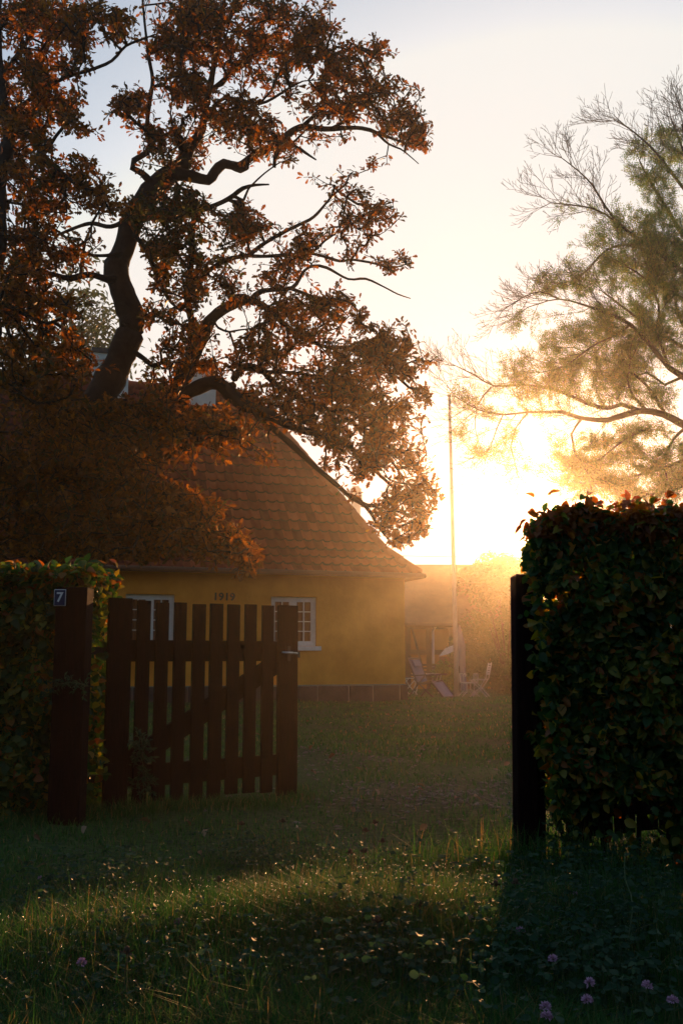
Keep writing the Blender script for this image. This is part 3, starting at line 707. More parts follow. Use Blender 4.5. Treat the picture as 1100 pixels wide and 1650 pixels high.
blobsA = [
 (370, 45, 105, 55, .8, 12.8), (475, 35, 62, 46, 1, 13.2), (290, 50, 60, 55, .9, 12.3), (440, 108, 75, 40, .75, 12.8), (500, 75, 40, 35, .8, 13.2),
 (585, 150, 58, 50, 1.1, 13.4), (560, 98, 36, 32, .9, 13.5), (612, 88, 22, 30, .8, 13.5), (650, 200, 40, 34, 1.1, 13.7), (672, 225, 22, 18, 1, 13.8), (525, 165, 45, 40, .7, 13.2),
 (385, 185, 62, 45, .9, 12.4), (305, 165, 40, 50, .9, 12.4), (205, 175, 34, 28, 1, 12.0), (262, 225, 40, 40, .7, 12.3), (290, 105, 40, 40, .6, 12.2),
 (262, 345, 62, 42, 1.1, 12.2), (310, 345, 40, 36, .8, 12.2), (330, 245, 36, 26, .6, 12.9), (420, 225, 50, 30, .9, 12.9), (470, 255, 36, 16, .35, 12.9), (540, 228, 50, 14, .3, 13.4),
 (545, 310, 50, 40, .22, 13.1), (585, 330, 45, 45, .32, 13.3), (620, 380, 46, 40, .32, 13.5), (640, 425, 34, 20, .5, 13.7), (560, 385, 50, 30, .25, 13.1), (600, 260, 26, 12, .3, 13.2),
 (410, 365, 48, 22, 1, 12.6), (478, 400, 34, 40, .9, 12.8), (370, 390, 40, 28, .8, 12.7), (430, 440, 46, 22, .7, 12.6), (380, 350, 40, 20, .7, 12.6),
 (345, 455, 46, 36, .8, 12.4), (285, 425, 36, 46, 1, 12.3), (260, 500, 34, 44, .6, 12.2), (300, 545, 40, 40, .8, 12.3), (270, 605, 30, 26, .8, 12.2), (325, 592, 32, 20, 1, 12.2), (255, 400, 40, 30, .8, 12.2),
 (470, 500, 60, 24, 1, 12.9), (545, 505, 44, 30, 1, 13.3), (500, 525, 50, 30, .7, 13.0), (620, 555, 44, 38, 1, 13.2), (660, 590, 32, 24, 1, 13.3), (600, 580, 60, 30, .9, 13.2),
 (560, 600, 80, 50, .8, 13.0), (440, 555, 60, 36, .75, 12.6), (400, 570, 36, 26, .7, 12.5), (480, 620, 90, 40, .85, 12.6), (560, 660, 80, 44, .8, 12.4), (620, 680, 50, 50, .7, 12.6),
 (450, 670, 70, 25, .7, 12.1), (580, 720, 60, 36, .65, 11.9), (645, 735, 40, 36, .6, 12.2), (665, 650, 26, 40, .55, 13.2), (520, 715, 46, 22, .6, 11.8), (560, 755, 46, 20, .5, 11.8),
 (640, 790, 50, 24, .6, 11.6), (680, 805, 24, 40, .8, 11.5), (625, 838, 40, 20, .8, 11.4), (668, 858, 30, 20, .7, 11.4), (600, 800, 30, 16, .3, 11.5), (645, 870, 26, 12, .5, 11.3),
 (110, 670, 90, 36, 1.1, 12.2), (240, 675, 80, 36, 1.2, 11.9), (330, 685, 60, 32, 1.1, 11.7), (200, 715, 110, 45, 1.2, 11.6), (365, 715, 26, 20, .5, 11.4), (280, 655, 30, 16, .8, 12.0),
 (70, 740, 110, 50, 1.2, 11.8), (150, 775, 100, 45, 1.2, 11.4), (60, 820, 90, 50, 1.2, 11.5), (230, 810, 80, 38, 1.2, 11.1), (170, 850, 90, 40, 1.2, 11.1), (300, 830, 64, 36, 1.1, 10.9),
 (350, 860, 54, 34, 1.1, 10.8), (395, 895, 32, 24, 1.1, 10.7), (280, 880, 64, 26, 1, 10.9), (200, 890, 70, 22, 1, 10.9), (60, 880, 90, 26, 1.1, 11.4), (400, 740, 60, 14, .12, 11.5)]
oak = thing('oak_tree', 'big twisted oak with rusty autumn leaves leaning over the cottage roof', 'tree', (at(45, 1170, 12.6).x, 12.6, 0))
LA = [px_limb(p, a, b_) for p, a, b_ in limbsA]
attA = blob_points(blobsA, .0215, .9, clump=.55)
tips, dirs, allp, rad = grow_tree(oak, LA, attA, .15, M['bark'], .0050, jit=.45, gnarl=.16, pw=.47)
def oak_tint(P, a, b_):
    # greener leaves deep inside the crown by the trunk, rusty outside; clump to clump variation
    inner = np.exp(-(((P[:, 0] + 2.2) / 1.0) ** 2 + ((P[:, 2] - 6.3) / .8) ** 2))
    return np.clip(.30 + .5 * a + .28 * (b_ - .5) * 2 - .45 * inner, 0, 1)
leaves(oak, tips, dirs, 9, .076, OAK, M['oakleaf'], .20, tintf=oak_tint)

limbsB = [
 ([(-150, 1300, 70), (-120, 1100, 62), (-80, 900, 54), (-45, 700, 46), (-20, 500, 38), (-4, 340, 32), (4, 270, 27), (14, 210, 24), (6, 150, 18), (-4, 90, 14), (0, 20, 10), (4, -60, 6)], 10.6, 10.6),
 ([(16, 205, 11), (30, 208, 10), (56, 226, 10), (72, 252, 9), (90, 270, 8), (108, 285, 7), (130, 300, 4)], 10.6, 10.2),
 ([(2, 128, 10), (23, 95, 8), (50, 60, 6), (70, 20, 4)], 10.6, 11.2),
 ([(10, 190, 9), (60, 150, 8), (110, 125, 7), (147, 111, 6), (180, 98, 6), (203, 75, 5), (232, 62, 4), (250, 55, 2)], 10.6, 9.9),
 ([(115, 122, 5), (130, 80, 4), (140, 35, 4), (170, 10, 2)], 10.3, 10.0),
 ([(-15, 470, 12), (30, 500, 9), (70, 520, 6), (110, 510, 3)], 10.6, 10.0),
 ([(-30, 600, 12), (20, 620, 9), (60, 650, 6), (110, 640, 3)], 10.6, 9.8),
 ([(-10, 400, 10), (20, 380, 8), (60, 395, 6), (100, 420, 3)], 10.6, 11.2),
]
blobsB = [(90, 120, 60, 60, .7, 10.9), (20, 200, 50, 60, .8, 10.9), (90, 300, 80, 40, .7, 10.9), (20, 480, 50, 80, .8, 10.9), (80, 590, 70, 50, .8, 10.8), (30, 20, 60, 40, .8, 10.8), (70, 430, 70, 50, .6, 10.9),
 (50, 40, 62, 50, 1.1, 10.7), (140, 30, 58, 36, 1, 10.2), (200, 40, 36, 30, .8, 10.0), (45, 120, 60, 40, 1.1, 10.8), (120, 80, 44, 28, .8, 10.2), (50, 190, 56, 34, 1, 10.7), (120, 175, 36, 30, 1, 10.3),
 (75, 245, 40, 30, .7, 10.4), (150, 210, 22, 14, .6, 10.2), (20, 270, 36, 40, .8, 10.7), (140, 262, 34, 20, .5, 10.2), (60, 320, 62, 32, 1, 10.5), (150, 318, 50, 26, .9, 10.3), (40, 375, 55, 30, 1, 10.8),
 (110, 395, 46, 24, .7, 10.7), (40, 440, 50, 34, 1, 10.6), (60, 500, 56, 32, 1, 10.4), (110, 480, 36, 24, .6, 10.3), (40, 560, 52, 30, 1, 10.4), (95, 560, 40, 26, .8, 10.3), (125, 600, 22, 16, .6, 10.2), (40, 620, 56, 34, 1.1, 10.2), (100, 640, 34, 20, .9, 10.2)]
oak2 = thing('oak_tree', 'nearer oak cut by the left edge with its trunk outside the picture', 'tree', (at(-150, 1300, 10.6).x, 10.6, 0))
LB = [px_limb(p, a, b_) for p, a, b_ in limbsB]
attB = blob_points(blobsB, .0150, .9, clump=.5)
tips, dirs, allp, rad = grow_tree(oak2, LB, attB, .14, M['bark'], .0036, jit=.5, gnarl=.3, pw=.47)
leaves(oak2, tips, dirs, 9, .072, OAK, M['oakleaf'], .19, tintf=lambda P, a, b_: np.clip(.22 + .55 * a + .5 * (b_ - .5) + .1, 0, 1))

# ash on the right, crown of fine hanging twigs
AY = 25.0
limbsC = [
 ([(1260, 1150, 60), (1240, 1000, 52), (1200, 820, 46), (1160, 680, 38), (1150, 560, 32), (1140, 420, 26), (1120, 300, 18), (1100, 200, 10)], 25.5, 25.0),
 ([(1150, 650, 22), (1122, 625, 18), (1100, 607, 14), (1078, 593, 12), (1060, 572, 10), (1046, 555, 10), (1015, 523, 9), (978, 505, 7), (951, 495, 5), (900, 482, 3), (850, 495, 2)], 25.0, 23.5),
 ([(1170, 700, 26), (1110, 688, 18), (1069, 668, 15), (1033, 662, 14), (1000, 670, 13), (978, 677, 12), (937, 674, 9), (905, 664, 8), (875, 664, 6), (851, 664, 5), (810, 668, 4), (770, 660, 3), (735, 640, 2)], 25.0, 23.0),
 ([(1033, 663, 10), (1000, 652, 9), (978, 658, 9), (945, 650, 8), (915, 636, 7), (883, 625, 6), (840, 620, 5), (796, 622, 4), (765, 605, 3), (735, 590, 2)], 24.8, 24.6),
 ([(1145, 470, 14), (1090, 430, 10), (1050, 400, 8), (1020, 380, 7), (996, 359, 6), (974, 332, 5), (955, 300, 4), (933, 277, 3), (905, 255, 2)], 25.2, 24.2),
 ([(996, 360, 5), (975, 345, 4), (955, 336, 4), (920, 330, 3), (887, 327, 2)], 24.6, 24.0),
 ([(1130, 340, 9), (1090, 290, 7), (1060, 250, 5), (1035, 225, 4), (1010, 205, 3), (992, 195, 2)], 25.2, 24.6),
 ([(1115, 280, 7), (1095, 230, 5), (1080, 190, 3)], 25.2, 26),
 ([(1060, 420, 7), (1020, 395, 6), (978, 402, 5), (955, 425, 4), (935, 445, 3), (915, 460, 2)], 25.0, 24.2),
 ([(1105, 688, 8), (1083, 709, 6), (1070, 740, 5), (1075, 780, 3)], 25.0, 24.4),
 ([(1046, 690, 5), (1020, 700, 5), (990, 720, 4), (960, 745, 3), (935, 760, 2)], 24.8, 24.2),
 ([(1040, 660, 7), (1020, 640, 6), (1010, 610, 5), (1015, 580, 3)], 24.9, 24.4),
 ([(1155, 560, 12), (1120, 500, 9), (1080, 470, 7), (1040, 450, 5)], 25.2, 26.0),
 ([(810, 668, 3), (800, 690, 3), (790, 720, 2)], 23.6, 23.2)]
leafC = [(770, 640, 40, 30, .35, 23.5), (740, 690, 26, 30, .3, 23.3), (860, 520, 40, 26, .35, 24), (840, 740, 30, 30, .3, 23.4), (1060, 260, 50, 50, .7, 25), (1085, 330, 40, 60, 1, 25.2), (1030, 350, 45, 40, .8, 24.8), (1075, 430, 50, 50, 1.1, 25), (1010, 430, 50, 34, .9, 24.6), (950, 400, 40, 40, .4, 24.4),
 (1050, 500, 56, 34, 1, 24.8), (975, 520, 56, 30, 1, 24.2), (915, 540, 46, 34, .9, 24), (1050, 560, 60, 30, .9, 25), (990, 580, 60, 34, 1, 24.4), (920, 600, 54, 26, .9, 24.2), (850, 590, 44, 26, .5, 24), (860, 640, 50, 24, .5, 23.8),
 (1060, 630, 46, 26, .8, 25.3), (960, 630, 40, 16, .6, 24.6), (1000, 705, 70, 26, 1.1, 24.6), (1060, 730, 44, 40, 1.3, 24.8), (980, 750, 60, 32, 1.2, 24.4), (1060, 780, 50, 26, 1.3, 24.8), (925, 725, 30, 26, .8, 24.2),
 (925, 780, 34, 20, .8, 24.2), (990, 795, 60, 20, 1.2, 24.5), (800, 680, 50, 24, .3, 23.4), (800, 720, 40, 18, .4, 23.2), (850, 700, 36, 22, .25, 23.5), (905, 455, 46, 20, .5, 24.2), (930, 350, 40, 30, .3, 24.2), (1080, 370, 40, 60, .8, 26)]
bareC = [(760, 620, 46, 40, 1, 23.5), (735, 595, 24, 34, 1, 23.6), (800, 610, 40, 30, .8, 24), (815, 500, 34, 36, 1, 24), (850, 480, 34, 26, 1, 24), (905, 285, 36, 38, 1, 24.2), (885, 330, 28, 40, 1.1, 24.1), (1005, 215, 36, 36, 1.2, 24.8), (1060, 200, 40, 30, 1.2, 25),
 (1085, 190, 26, 22, 1.3, 25.2), (875, 395, 34, 30, .9, 24.2), (920, 320, 40, 40, .8, 24.2), (800, 700, 50, 46, .6, 23.3), (960, 270, 40, 40, .7, 24.4), (880, 440, 40, 26, .7, 24.2), (740, 660, 26, 30, .7, 23.3), (835, 730, 26, 30, .6, 23.4)]
ash = thing('ash_tree', 'tall feathery ash with thin yellow green leaves and bare hanging twigs at right', 'tree', (at(1260, 1150, 25.5).x, 25.5, -.26))
limbsC += [
 ([(1150, 600, 12), (1100, 560, 9), (1050, 530, 7), (1010, 500, 5), (970, 470, 3)], 25.4, 24.6),
 ([(1140, 440, 12), (1100, 380, 9), (1070, 330, 7), (1045, 290, 5), (1030, 260, 3)], 25.2, 25.8),
 ([(1160, 700, 14), (1120, 730, 10), (1080, 750, 7), (1030, 765, 5), (980, 775, 4), (925, 785, 2)], 25.4, 24.8),
 ([(1160, 720, 12), (1120, 770, 9), (1080, 790, 6), (1020, 800, 3)], 25.6, 25.2),
 ([(1015, 523, 6), (990, 540, 5), (950, 560, 4), (910, 590, 3), (870, 600, 2)], 24.2, 23.8),
 ([(1069, 664, 8), (1040, 620, 6), (1000, 590, 5), (960, 575, 4), (925, 560, 3)], 24.8, 25.4),
 ([(1100, 607, 7), (1070, 620, 6), (1040, 600, 5), (1000, 620, 3)], 25.2, 25.8),
 ([(937, 674, 6), (920, 700, 5), (925, 730, 4), (945, 760, 2)], 24.0, 23.8),
 ([(851, 664, 4), (830, 690, 3), (822, 720, 2.5), (830, 750, 1.5)], 23.4, 23.2),
 ([(790, 625, 4), (770, 650, 3), (765, 690, 2), (775, 725, 1.5)], 24.4, 23.9),
 ([(1078, 593, 8), (1060, 540, 6), (1060, 490, 5), (1040, 450, 4), (1010, 430, 3)], 25.0, 24.4),
 ([(1120, 560, 9), (1090, 500, 7), (1085, 450, 5), (1060, 400, 4)], 25.2, 26.2),
 ([(900, 482, 4), (870, 470, 3), (840, 480, 2.5), (810, 500, 1.5)], 23.8, 23.6),
 ([(1130, 260, 8), (1120, 220, 6), (1105, 190, 4), (1095, 172, 2)], 25.4, 25.4)]
rga = np.random.default_rng(90)
SEG = []; LPT = []; LDR = []; lm = MB()
def inside(blobs, p):
    # where the crown is leafy: test in the crown's own left-right / up-down plane
    k_ = (p[1] * 1.0); px = 550 + F * p[0] / (p[1] * 1.01); py = 1055 - F * (p[2] - CAMZ) / (p[1] * 1.0)
    py = 825 - F * math.tan(math.atan((p[2] - CAMZ) / p[1]) - PITCH); px = 550 + F * p[0] / (p[1] * math.cos(PITCH) + (p[2] - CAMZ) * math.sin(PITCH))
    best = 0
    for (cx, cy, rx, ry, wgt, Yc) in blobs:
        q = ((px - cx) / rx) ** 2 + ((py - cy) / ry) ** 2
        if q < 1.25: best = max(best, wgt)
    return best
def twig(p, d, L, lev, r_):
    n = max(2, int(L / .16)); pts = [p]; q = p.copy(); dd = d.copy(); st = L / n
    bend = rga.normal(0, .10, 3)
    for i in range(n):
        dd = dd + bend * .5 + rga.normal(0, .07, 3) + np.array([-.02, 0, .075 if lev > 1 else .02]); dd /= np.linalg.norm(dd); q = q + dd * st; pts.append(q.copy())
    for i in range(n): SEG.append((pts[i], pts[i + 1], r_ * (1 - .7 * i / n), r_ * (1 - .7 * (i + 1) / n)))
    if lev >= 2:
        wgt = inside(leafC, pts[-1])
        if wgt:
            for j in range(len(pts)):
                if rga.uniform() < .9 * wgt:
                    LPT.append(pts[j]); LDR.append(dd)
    if lev < 3:
        gap = (.2, .13)[lev - 1]; s_ = rga.uniform(.2, .6) * gap + L * .12; sd = 1
        while s_ < L:
            f_ = s_ / L; i = min(int(f_ * n), n - 1); b0 = pts[i] + (pts[i + 1] - pts[i]) * (f_ * n - i); d0 = (pts[i + 1] - pts[i]) / st
            v = rga.normal(0, 1, 3); v[2] = abs(v[2]) * .4 + (.0 if lev == 1 else .1); v -= v.dot(d0) * d0; v /= np.linalg.norm(v)
            nd = d0 * .78 + v * .62; nd /= np.linalg.norm(nd)
            twig(b0, nd, L * (.62 if lev == 1 else .5) * (1.15 - .75 * f_) * rga.uniform(.7, 1.2), lev + 1, r_ * (.55 if lev == 1 else .6)); s_ += gap * rga.uniform(.6, 1.5)
for pts_, a_, b_ in limbsC:
    C = catmull(px_limb(pts_, a_, b_), .25); lm.tube([c[:3] for c in C], [c[3] * .78 for c in C], 8)
    acc = 0
    for i in range(1, len(C)):
        if C[i, 3] > .13: continue
        seg_ = C[i, :3] - C[i - 1, :3]; acc += np.linalg.norm(seg_)
        if acc > .2 or i == len(C) - 1:
            acc = 0; d0 = seg_ / (np.linalg.norm(seg_) + 1e-9)
            for _ in range(2 if i < len(C) - 1 else 4):
                v = rga.normal(0, 1, 3); v[2] += .15; v -= v.dot(d0) * d0; v /= np.linalg.norm(v); nd = d0 * .75 + v * (.75 if i < len(C) - 1 else .4); nd /= np.linalg.norm(nd)
                twig(C[i, :3], nd, rga.uniform(.6, 1.3) * (1.0 if C[i, 3] < .05 else .95), 1, min(C[i, 3] * .6, .010))
def frusta(SEG, K=3):
    B_ = np.array([q[0] for q in SEG]); E_ = np.array([q[1] for q in SEG]); rb = np.array([q[2] for q in SEG]); re_ = np.array([q[3] for q in SEG])
    d = E_ - B_; d /= np.linalg.norm(d, axis=1, keepdims=True) + 1e-9
    x = np.cross(d, np.tile([.3, .2, .93], (len(d), 1))); x /= np.linalg.norm(x, axis=1, keepdims=True) + 1e-9; y = np.cross(d, x); ang = np.arange(K) * 2 * np.pi / K
    ring = x[:, None] * np.cos(ang)[None, :, None] + y[:, None] * np.sin(ang)[None, :, None]
    V = np.concatenate([B_[:, None] + ring * rb[:, None, None], E_[:, None] + ring * re_[:, None, None]], 1)
    j = np.arange(K); f = np.stack([j, (j + 1) % K, (j + 1) % K + K, j + K], -1)
    return V.reshape(-1, 3), (f[None] + (np.arange(len(SEG)) * 2 * K)[:, None, None]).reshape(-1, 4)
SEG = [(a, b_, max(c, .0052), max(d, .0042)) for a, b_, c, d in SEG]
V, Fc = frusta(SEG); lv = np.array(lm.v); lf = np.array([q for q in lm.f if len(q) == 4])
link('trunk', np_mesh('trunk', np.vstack([V, lv]) - np.array(ash.location), np.vstack([Fc, lf + len(V)]), smooth=True), M['ashbark'], ash)
LPT = np.array(LPT); LDR = np.array(LDR)
open('/tmp/log.txt','w').write(str((len(SEG), len(LPT)))) or print('ash', len(SEG), 'twig pieces', len(LPT), 'leaf points')
leaves(ash, LPT, LDR, 3, .165, ASHL, M['ashleaf'], .12, tintf=lambda P, a, b_: np.clip(.2 + .35 * a + .5 * b_, 0, 1), droop=.3)

# ------------------------------------------------------------------ shrubs and far trees
def bush(name, label, cat, c, rx, ry, h, n, leaf, m, group=None, low=.05, lump=.28, seed=1, trunk=True):
    rg = np.random.default_rng(seed); t_ = thing(name, label, cat, (c[0], c[1], c[2]), 0, group)
    nc = 46; cen = []
    for i in range(nc):
        a = rg.uniform(0, 2 * math.pi); zz = rg.uniform(low, 1); rr = math.sqrt(max(0, 1 - max(0, (zz - .45) / .6) ** 2)) * rg.uniform(.35, 1)
        cen.append((math.cos(a) * rr * rx, math.sin(a) * rr * ry, zz * h * rg.uniform(.82, 1.0)))
    cen = np.array(cen); pick = rg.integers(0, nc, n)
    q = rg.normal(0, 1, (n, 3)); q /= np.linalg.norm(q, axis=1, keepdims=True); q *= rg.uniform(.35, 1, (n, 1)) ** .5
    P = cen[pick] + q * np.array([rx, ry, h * .5]) * lump; P[:, 2] = np.maximum(P[:, 2], .02)
    Rm = rotmats(n, q + np.array([0, 0, .4]), .6, rg)
    link('crown' if trunk else 'foliage', scatter('crown', *SMALL, P, Rm, leaf * rg.uniform(.6, 1.4, n), np.clip(rg.uniform(0, 1, nc)[pick] * .6 + rg.uniform(0, .4, n), 0, 1)), m, t_)
    mb = MB()
    for i in range(0, nc, 2):
        c_ = Vector(cen[i]); mid = Vector((c_.x * .3, c_.y * .3, c_.z * .45))
        mb.tube([(0, 0, -.1), mid, c_], [.03 * h * .5, .016 * h * .5, .006], 5)
    mb.build('trunk' if trunk else 'stem', M['ashbark'], t_); return t_
def gp(px, Y_): p = at(px, 1055, Y_); return (p.x, Y_, -.26)
bush('shrub', 'dark leafy shrub beside the right gate post at the far side of the lawn', 'shrub', gp(815, 29.5), 1.35, 1.3, 3.15, 9000, .11, M['bushleaf'], seed=3, trunk=False)
bush('shrub', 'loose climbing shrub against the outbuilding behind the white folding chair', 'shrub', gp(768, 31.8), .85, .6, 2.2, 4500, .1, M['bushleaf'], seed=4, trunk=False)
bush('shrub', 'low yellow green bush behind the lounger and left of the flagpole foot', 'shrub', gp(716, 30.5), .42, .4, .85, 1500, .09, M['ashleaf'], seed=5, trunk=False)
G_ = 'trees in the haze beyond the lawn'
bush('bushy_tree', 'hazy rounded tree rising just right of the flagpole', 'tree', gp(782, 34.5), 1.9, 1.5, 4.25, 20000, .17, M['bushleaf'], G_, seed=6)
bush('bushy_tree', 'hazy tree showing over the top of the right gate post', 'tree', gp(842, 35.5), 2.1, 1.6, 4.45, 20000, .17, M['bushleaf'], G_, seed=7)
bush('bushy_tree', 'hazy tree half hidden behind the right hedge', 'tree', gp(930, 34.5), 2.2, 1.6, 4.5, 14000, .19, M['bushleaf'], G_, seed=8)
bush('bushy_tree', 'farthest hazy tree behind the right hedge by the right edge', 'tree', gp(1040, 34), 2.6, 1.8, 4.6, 8000, .15, M['bushleaf'], G_, seed=9)
bush('bushy_tree', 'small dark tree top standing over the outbuilding ridge', 'tree', gp(707, 44), .8, .8, 4.6, 2600, .16, M['bushleaf'], G_, seed=10)
bush('green_tree', 'pale green tree far behind the left oak by the left edge', 'tree', (at(80, 1055, 30).x, 30, -.26), 3.0, 2.4, 13.2, 9000, .22, M['bushleaf'], None, low=.4, seed=11)

wood = np.random.default_rng(77); n = 26000  # unseen band of leaves added behind the camera to darken the foreground
wx = wood.uniform(-34, 34, n); wz = wood.uniform(0, 1, n) ** .8 * (10 + 2.5 * np.sin(wx * .5) + 1.2 * np.sin(wx * 1.7)); wy = -15 + wood.normal(0, 1.6, n)
P = np.stack([wx, wy, wz], 1)
tag(link('added_woodland', scatter('added_woodland', *SMALL, P, rotmats(n, (0, .7, .6), .5, wood), wood.uniform(.5, 1.0, n), wood.uniform(0, 1, n)), M['bushleaf']), 'dark wood added out of view behind the viewer to block sky light', kind='stuff')
# cables
for py0, py1, lb in ((892, 899, 'upper thin black cable crossing the sky behind the flagpole'), (914, 907, 'lower thin black cable just above the outbuilding roof')):
    m = MB(); a = at(500, py0, 39); b_ = at(1000, py1, 39); pts = []
    for i in range(25):
        t_ = i / 24 * 3 - 1; p = a.lerp(b_, t_); p.z += .25 * ((t_ - .5) ** 2) - .05; pts.append(p)
    tag(m.build('overhead_cable', M['cable'], None), lb, 'cable', 'overhead cables') if m.tube(pts, .014, 5) else 0

# ------------------------------------------------------------------ flagpole, parasol, garden furniture
FY = 27.5; fb = at(735.5, 1116, FY); ft = at(723.5, 640, FY)
fp = thing('flagpole', 'slim white flagpole without a flag standing on the lawn', 'flagpole', (fb.x, fb.y, -.26))
dx = ft.x - fb.x; Ht = ft.z + .26
m = MB(); m.tube([(0, 0, 0), (dx * .5, 0, Ht * .5), (dx, 0, Ht)], [.068, .056, .042], 12); m.build('pole', M['pole'], fp, smooth=True)
m = MB(); m.ball((dx, 0, Ht + .03), .055, 8, .8); m.build('finial', M['iron'], fp, smooth=True)
m = MB(); m.box((.07, .12, .35), (.07, .1, .9)); m.build('tabernacle', M['timber'], fp)
m = MB(); m.tube([(-.06, -.03, 1.15), (-.075, -.03, 1.4)], .012, 6); m.box((-.065, -.03, 1.28), (.03, .03, .03)); m.build('cleat', M['iron'], fp)

pa = at(741, 1113, 28.2); par_ = thing('closed_parasol', 'folded mauve parasol hanging in drapes just behind the flagpole', 'parasol', (pa.x, 28.2, -.26))
m = MB(); m.tube([(0, 0, 0), (0, 0, 1.95)], .025, 8); m.build('pole', M['timber'], par_)
m = MB(); V = []; n = 24; prof_ = [(.03, 1.92), (.06, 1.75), (.12, 1.5), (.155, 1.35), (.15, 1.1), (.15, .7), (.16, .3), (.165, .12)]
for (r_, z_) in prof_:
    for j in range(n):
        a = 2 * math.pi * j / n; rr = r_ * (1 + .16 * math.sin(a * 6)); V.append((rr * math.cos(a), rr * math.sin(a), z_ + .02 * math.sin(a * 3)))
m.add(V, [(i * n + j, i * n + (j + 1) % n, (i + 1) * n + (j + 1) % n, (i + 1) * n + j) for i in range(len(prof_) - 1) for j in range(n)])
m.build('canopy', M['mauve'], par_, smooth=True)
m = MB(); m.box((0, 0, .04), (.4, .4, .08)); m.build('base', M['stone'], par_, bevel=.02)
m = MB(); pts = [(-.06, 0, 1.42), (-.28, -.05, 1.34), (-.42, -.1, 1.28), (-.6, -.15, 1.06), (-.34, -.12, 1.13), (-.1, -.05, 1.24)]
m.add(pts + [(x_, y_ + .03, z_) for x_, y_, z_ in pts], [(0, 1, 2, 3, 4, 5), (11, 10, 9, 8, 7, 6)] + [(i, (i + 1) % 6, (i + 1) % 6 + 6, i + 6) for i in range(6)])
m.build('drooping_flap', M['gardenwhite'], par_)

ly = 26.6; lc = at(688, 1121, ly)
lo = thing('recliner', 'dark framed zero gravity recliner with lilac sling and head cushion', 'lounger', (lc.x, ly, float(gz(np.array(lc.x), np.array(ly)))), R(-38))
hw = .27
bk0, bk1 = Vector((-.42, 0, 1.0)), Vector((-.12, 0, .36)); st1 = Vector((.28, 0, .46)); ft1 = Vector((.66, 0, .04))
def sling(name, a, b_, sag=.02):
    m = MB(); V = []; n = 8
    for i in range(n + 1):
        p = a.lerp(b_, i / n)
        for s_ in (-1, 0, 1): V.append((p.x, s_ * (hw - .03), p.z - (sag if s_ == 0 else 0)))
    m.add(V, [(i * 3 + j, i * 3 + j + 1, i * 3 + j + 4, i * 3 + j + 3) for i in range(n) for j in (0, 1)])
    o = m.build(name, M['sling'], lo, smooth=True); s = o.modifiers.new('s', 'SOLIDIFY'); s.thickness = .008; return o
sling('backrest', bk0, bk1); sling('seat', bk1 + Vector((.02, 0, 0)), st1); sling('footrest', st1 + Vector((.04, 0, -.03)), ft1)
m = MB()
for s_ in (-1, 1):
    y = s_ * hw
    m.tube([(bk0.x - .02, y, bk0.z + .03), (bk1.x, y, bk1.z)], .022, 6); m.tube([(bk1.x, y, bk1.z), (st1.x, y, st1.z), (ft1.x + .04, y, ft1.z - .04)], .022, 6)
m.tube([(bk0.x - .02, -hw, bk0.z + .03), (bk0.x - .02, hw, bk0.z + .03)], .022, 6); m.tube([(ft1.x, -hw, ft1.z), (ft1.x, hw, ft1.z)], .02, 6)
m.build('frame', M['tube'], lo)
for s_ in (-1, 1):
    y = s_ * (hw + .03)
    m = MB(); m.tube([(-.42, y, 0), (.12, y, .58)], .02, 6); m.tube([(.42, y, 0), (-.22, y, .5)], .02, 6); m.build('leg', M['tube'], lo)
    m = MB(); m.bar((-.24, y, .58), (.42, y, .62), .05, .03); m.build('armrest', M['tube'], lo)
m = MB(); m.box(tuple(bk0.lerp(bk1, .2) + Vector((.03, 0, .03))), (.07, .36, .2), rot=Matrix.Rotation(R(-26), 3, 'Y')); m.build('head_cushion', M['sling'], lo, bevel=.025)

def folding_chair(px, py, Yc, rz, label):
    c = at(px, py, Yc); t_ = thing('folding_chair', label, 'chair', (c.x, Yc, -.26), rz, 'white slatted folding chairs')
    m = MB(); 
    for i in range(6): m.box((-.17 + i * .065, 0, .45), (.045, .38, .015))
    m.build('seat', M['gardenwhite'], t_)
    m = MB()
    for i in range(5): m.box((-.24 - i * .012, 0, .60 + i * .065), (.012, .38, .04))
    m.build('backrest', M['gardenwhite'], t_)
    for s_ in (-1, 1):
        m = MB(); m.tube([(.22, s_ * .2, 0), (-.05, s_ * .2, .24), (-.22, s_ * .2, .5), (-.3, s_ * .2, .9)], .012, 6); m.build('leg', M['gardenwhite'], t_)
        m = MB(); m.tube([(-.24, s_ * .18, 0), (-.02, s_ * .18, .24), (.2, s_ * .18, .45)], .012, 6); m.build('leg', M['gardenwhite'], t_)
    return t_
folding_chair(772, 1118, 27.0, R(160), 'white slatted folding chair facing left between flagpole and dark shrub')
folding_chair(655, 1112, 28.6, R(30), 'white folding chair mostly hidden behind the cottage corner')
wc = at(755, 1117, 27.3); ac = thing('garden_armchair', 'low white wire armchair with curled arm ends between flagpole and folding chair', 'chair', (wc.x, 27.3, -.26), R(8))
m = MB()
for i in range(7): m.tube([(-.18, -.18 + i * .06, .36), (.18, -.18 + i * .06, .36)], .006, 5)
m.tube([(-.19, -.2, .36), (.19, -.2, .36), (.19, .2, .36), (-.19, .2, .36), (-.19, -.2, .36)], .012, 6); m.build('seat', M['gardenwhite'], ac)
for s_ in (-1, 1):
    m = MB(); m.tube([(s_ * .19, -.19, .36), (s_ * .2, -.2, .55)] + [(s_ * (.2 - .035 + .035 * math.cos(a)), -.2, .57 + .035 * math.sin(a)) for a in np.linspace(0, 4.6, 9)], .011, 6); m.tube([(s_ * .19, .19, .36), (s_ * .2, .2, .6), (s_ * .2, -.1, .6)], .011, 6); m.build('arm', M['gardenwhite'], ac)
    for q in (-1, 1):
        m = MB(); m.tube([(s_ * .1, q * .19, .36), (s_ * .09, q * .19, .14), (s_ * .24, q * .2, 0)], .011, 6); m.build('leg', M['gardenwhite'], ac)
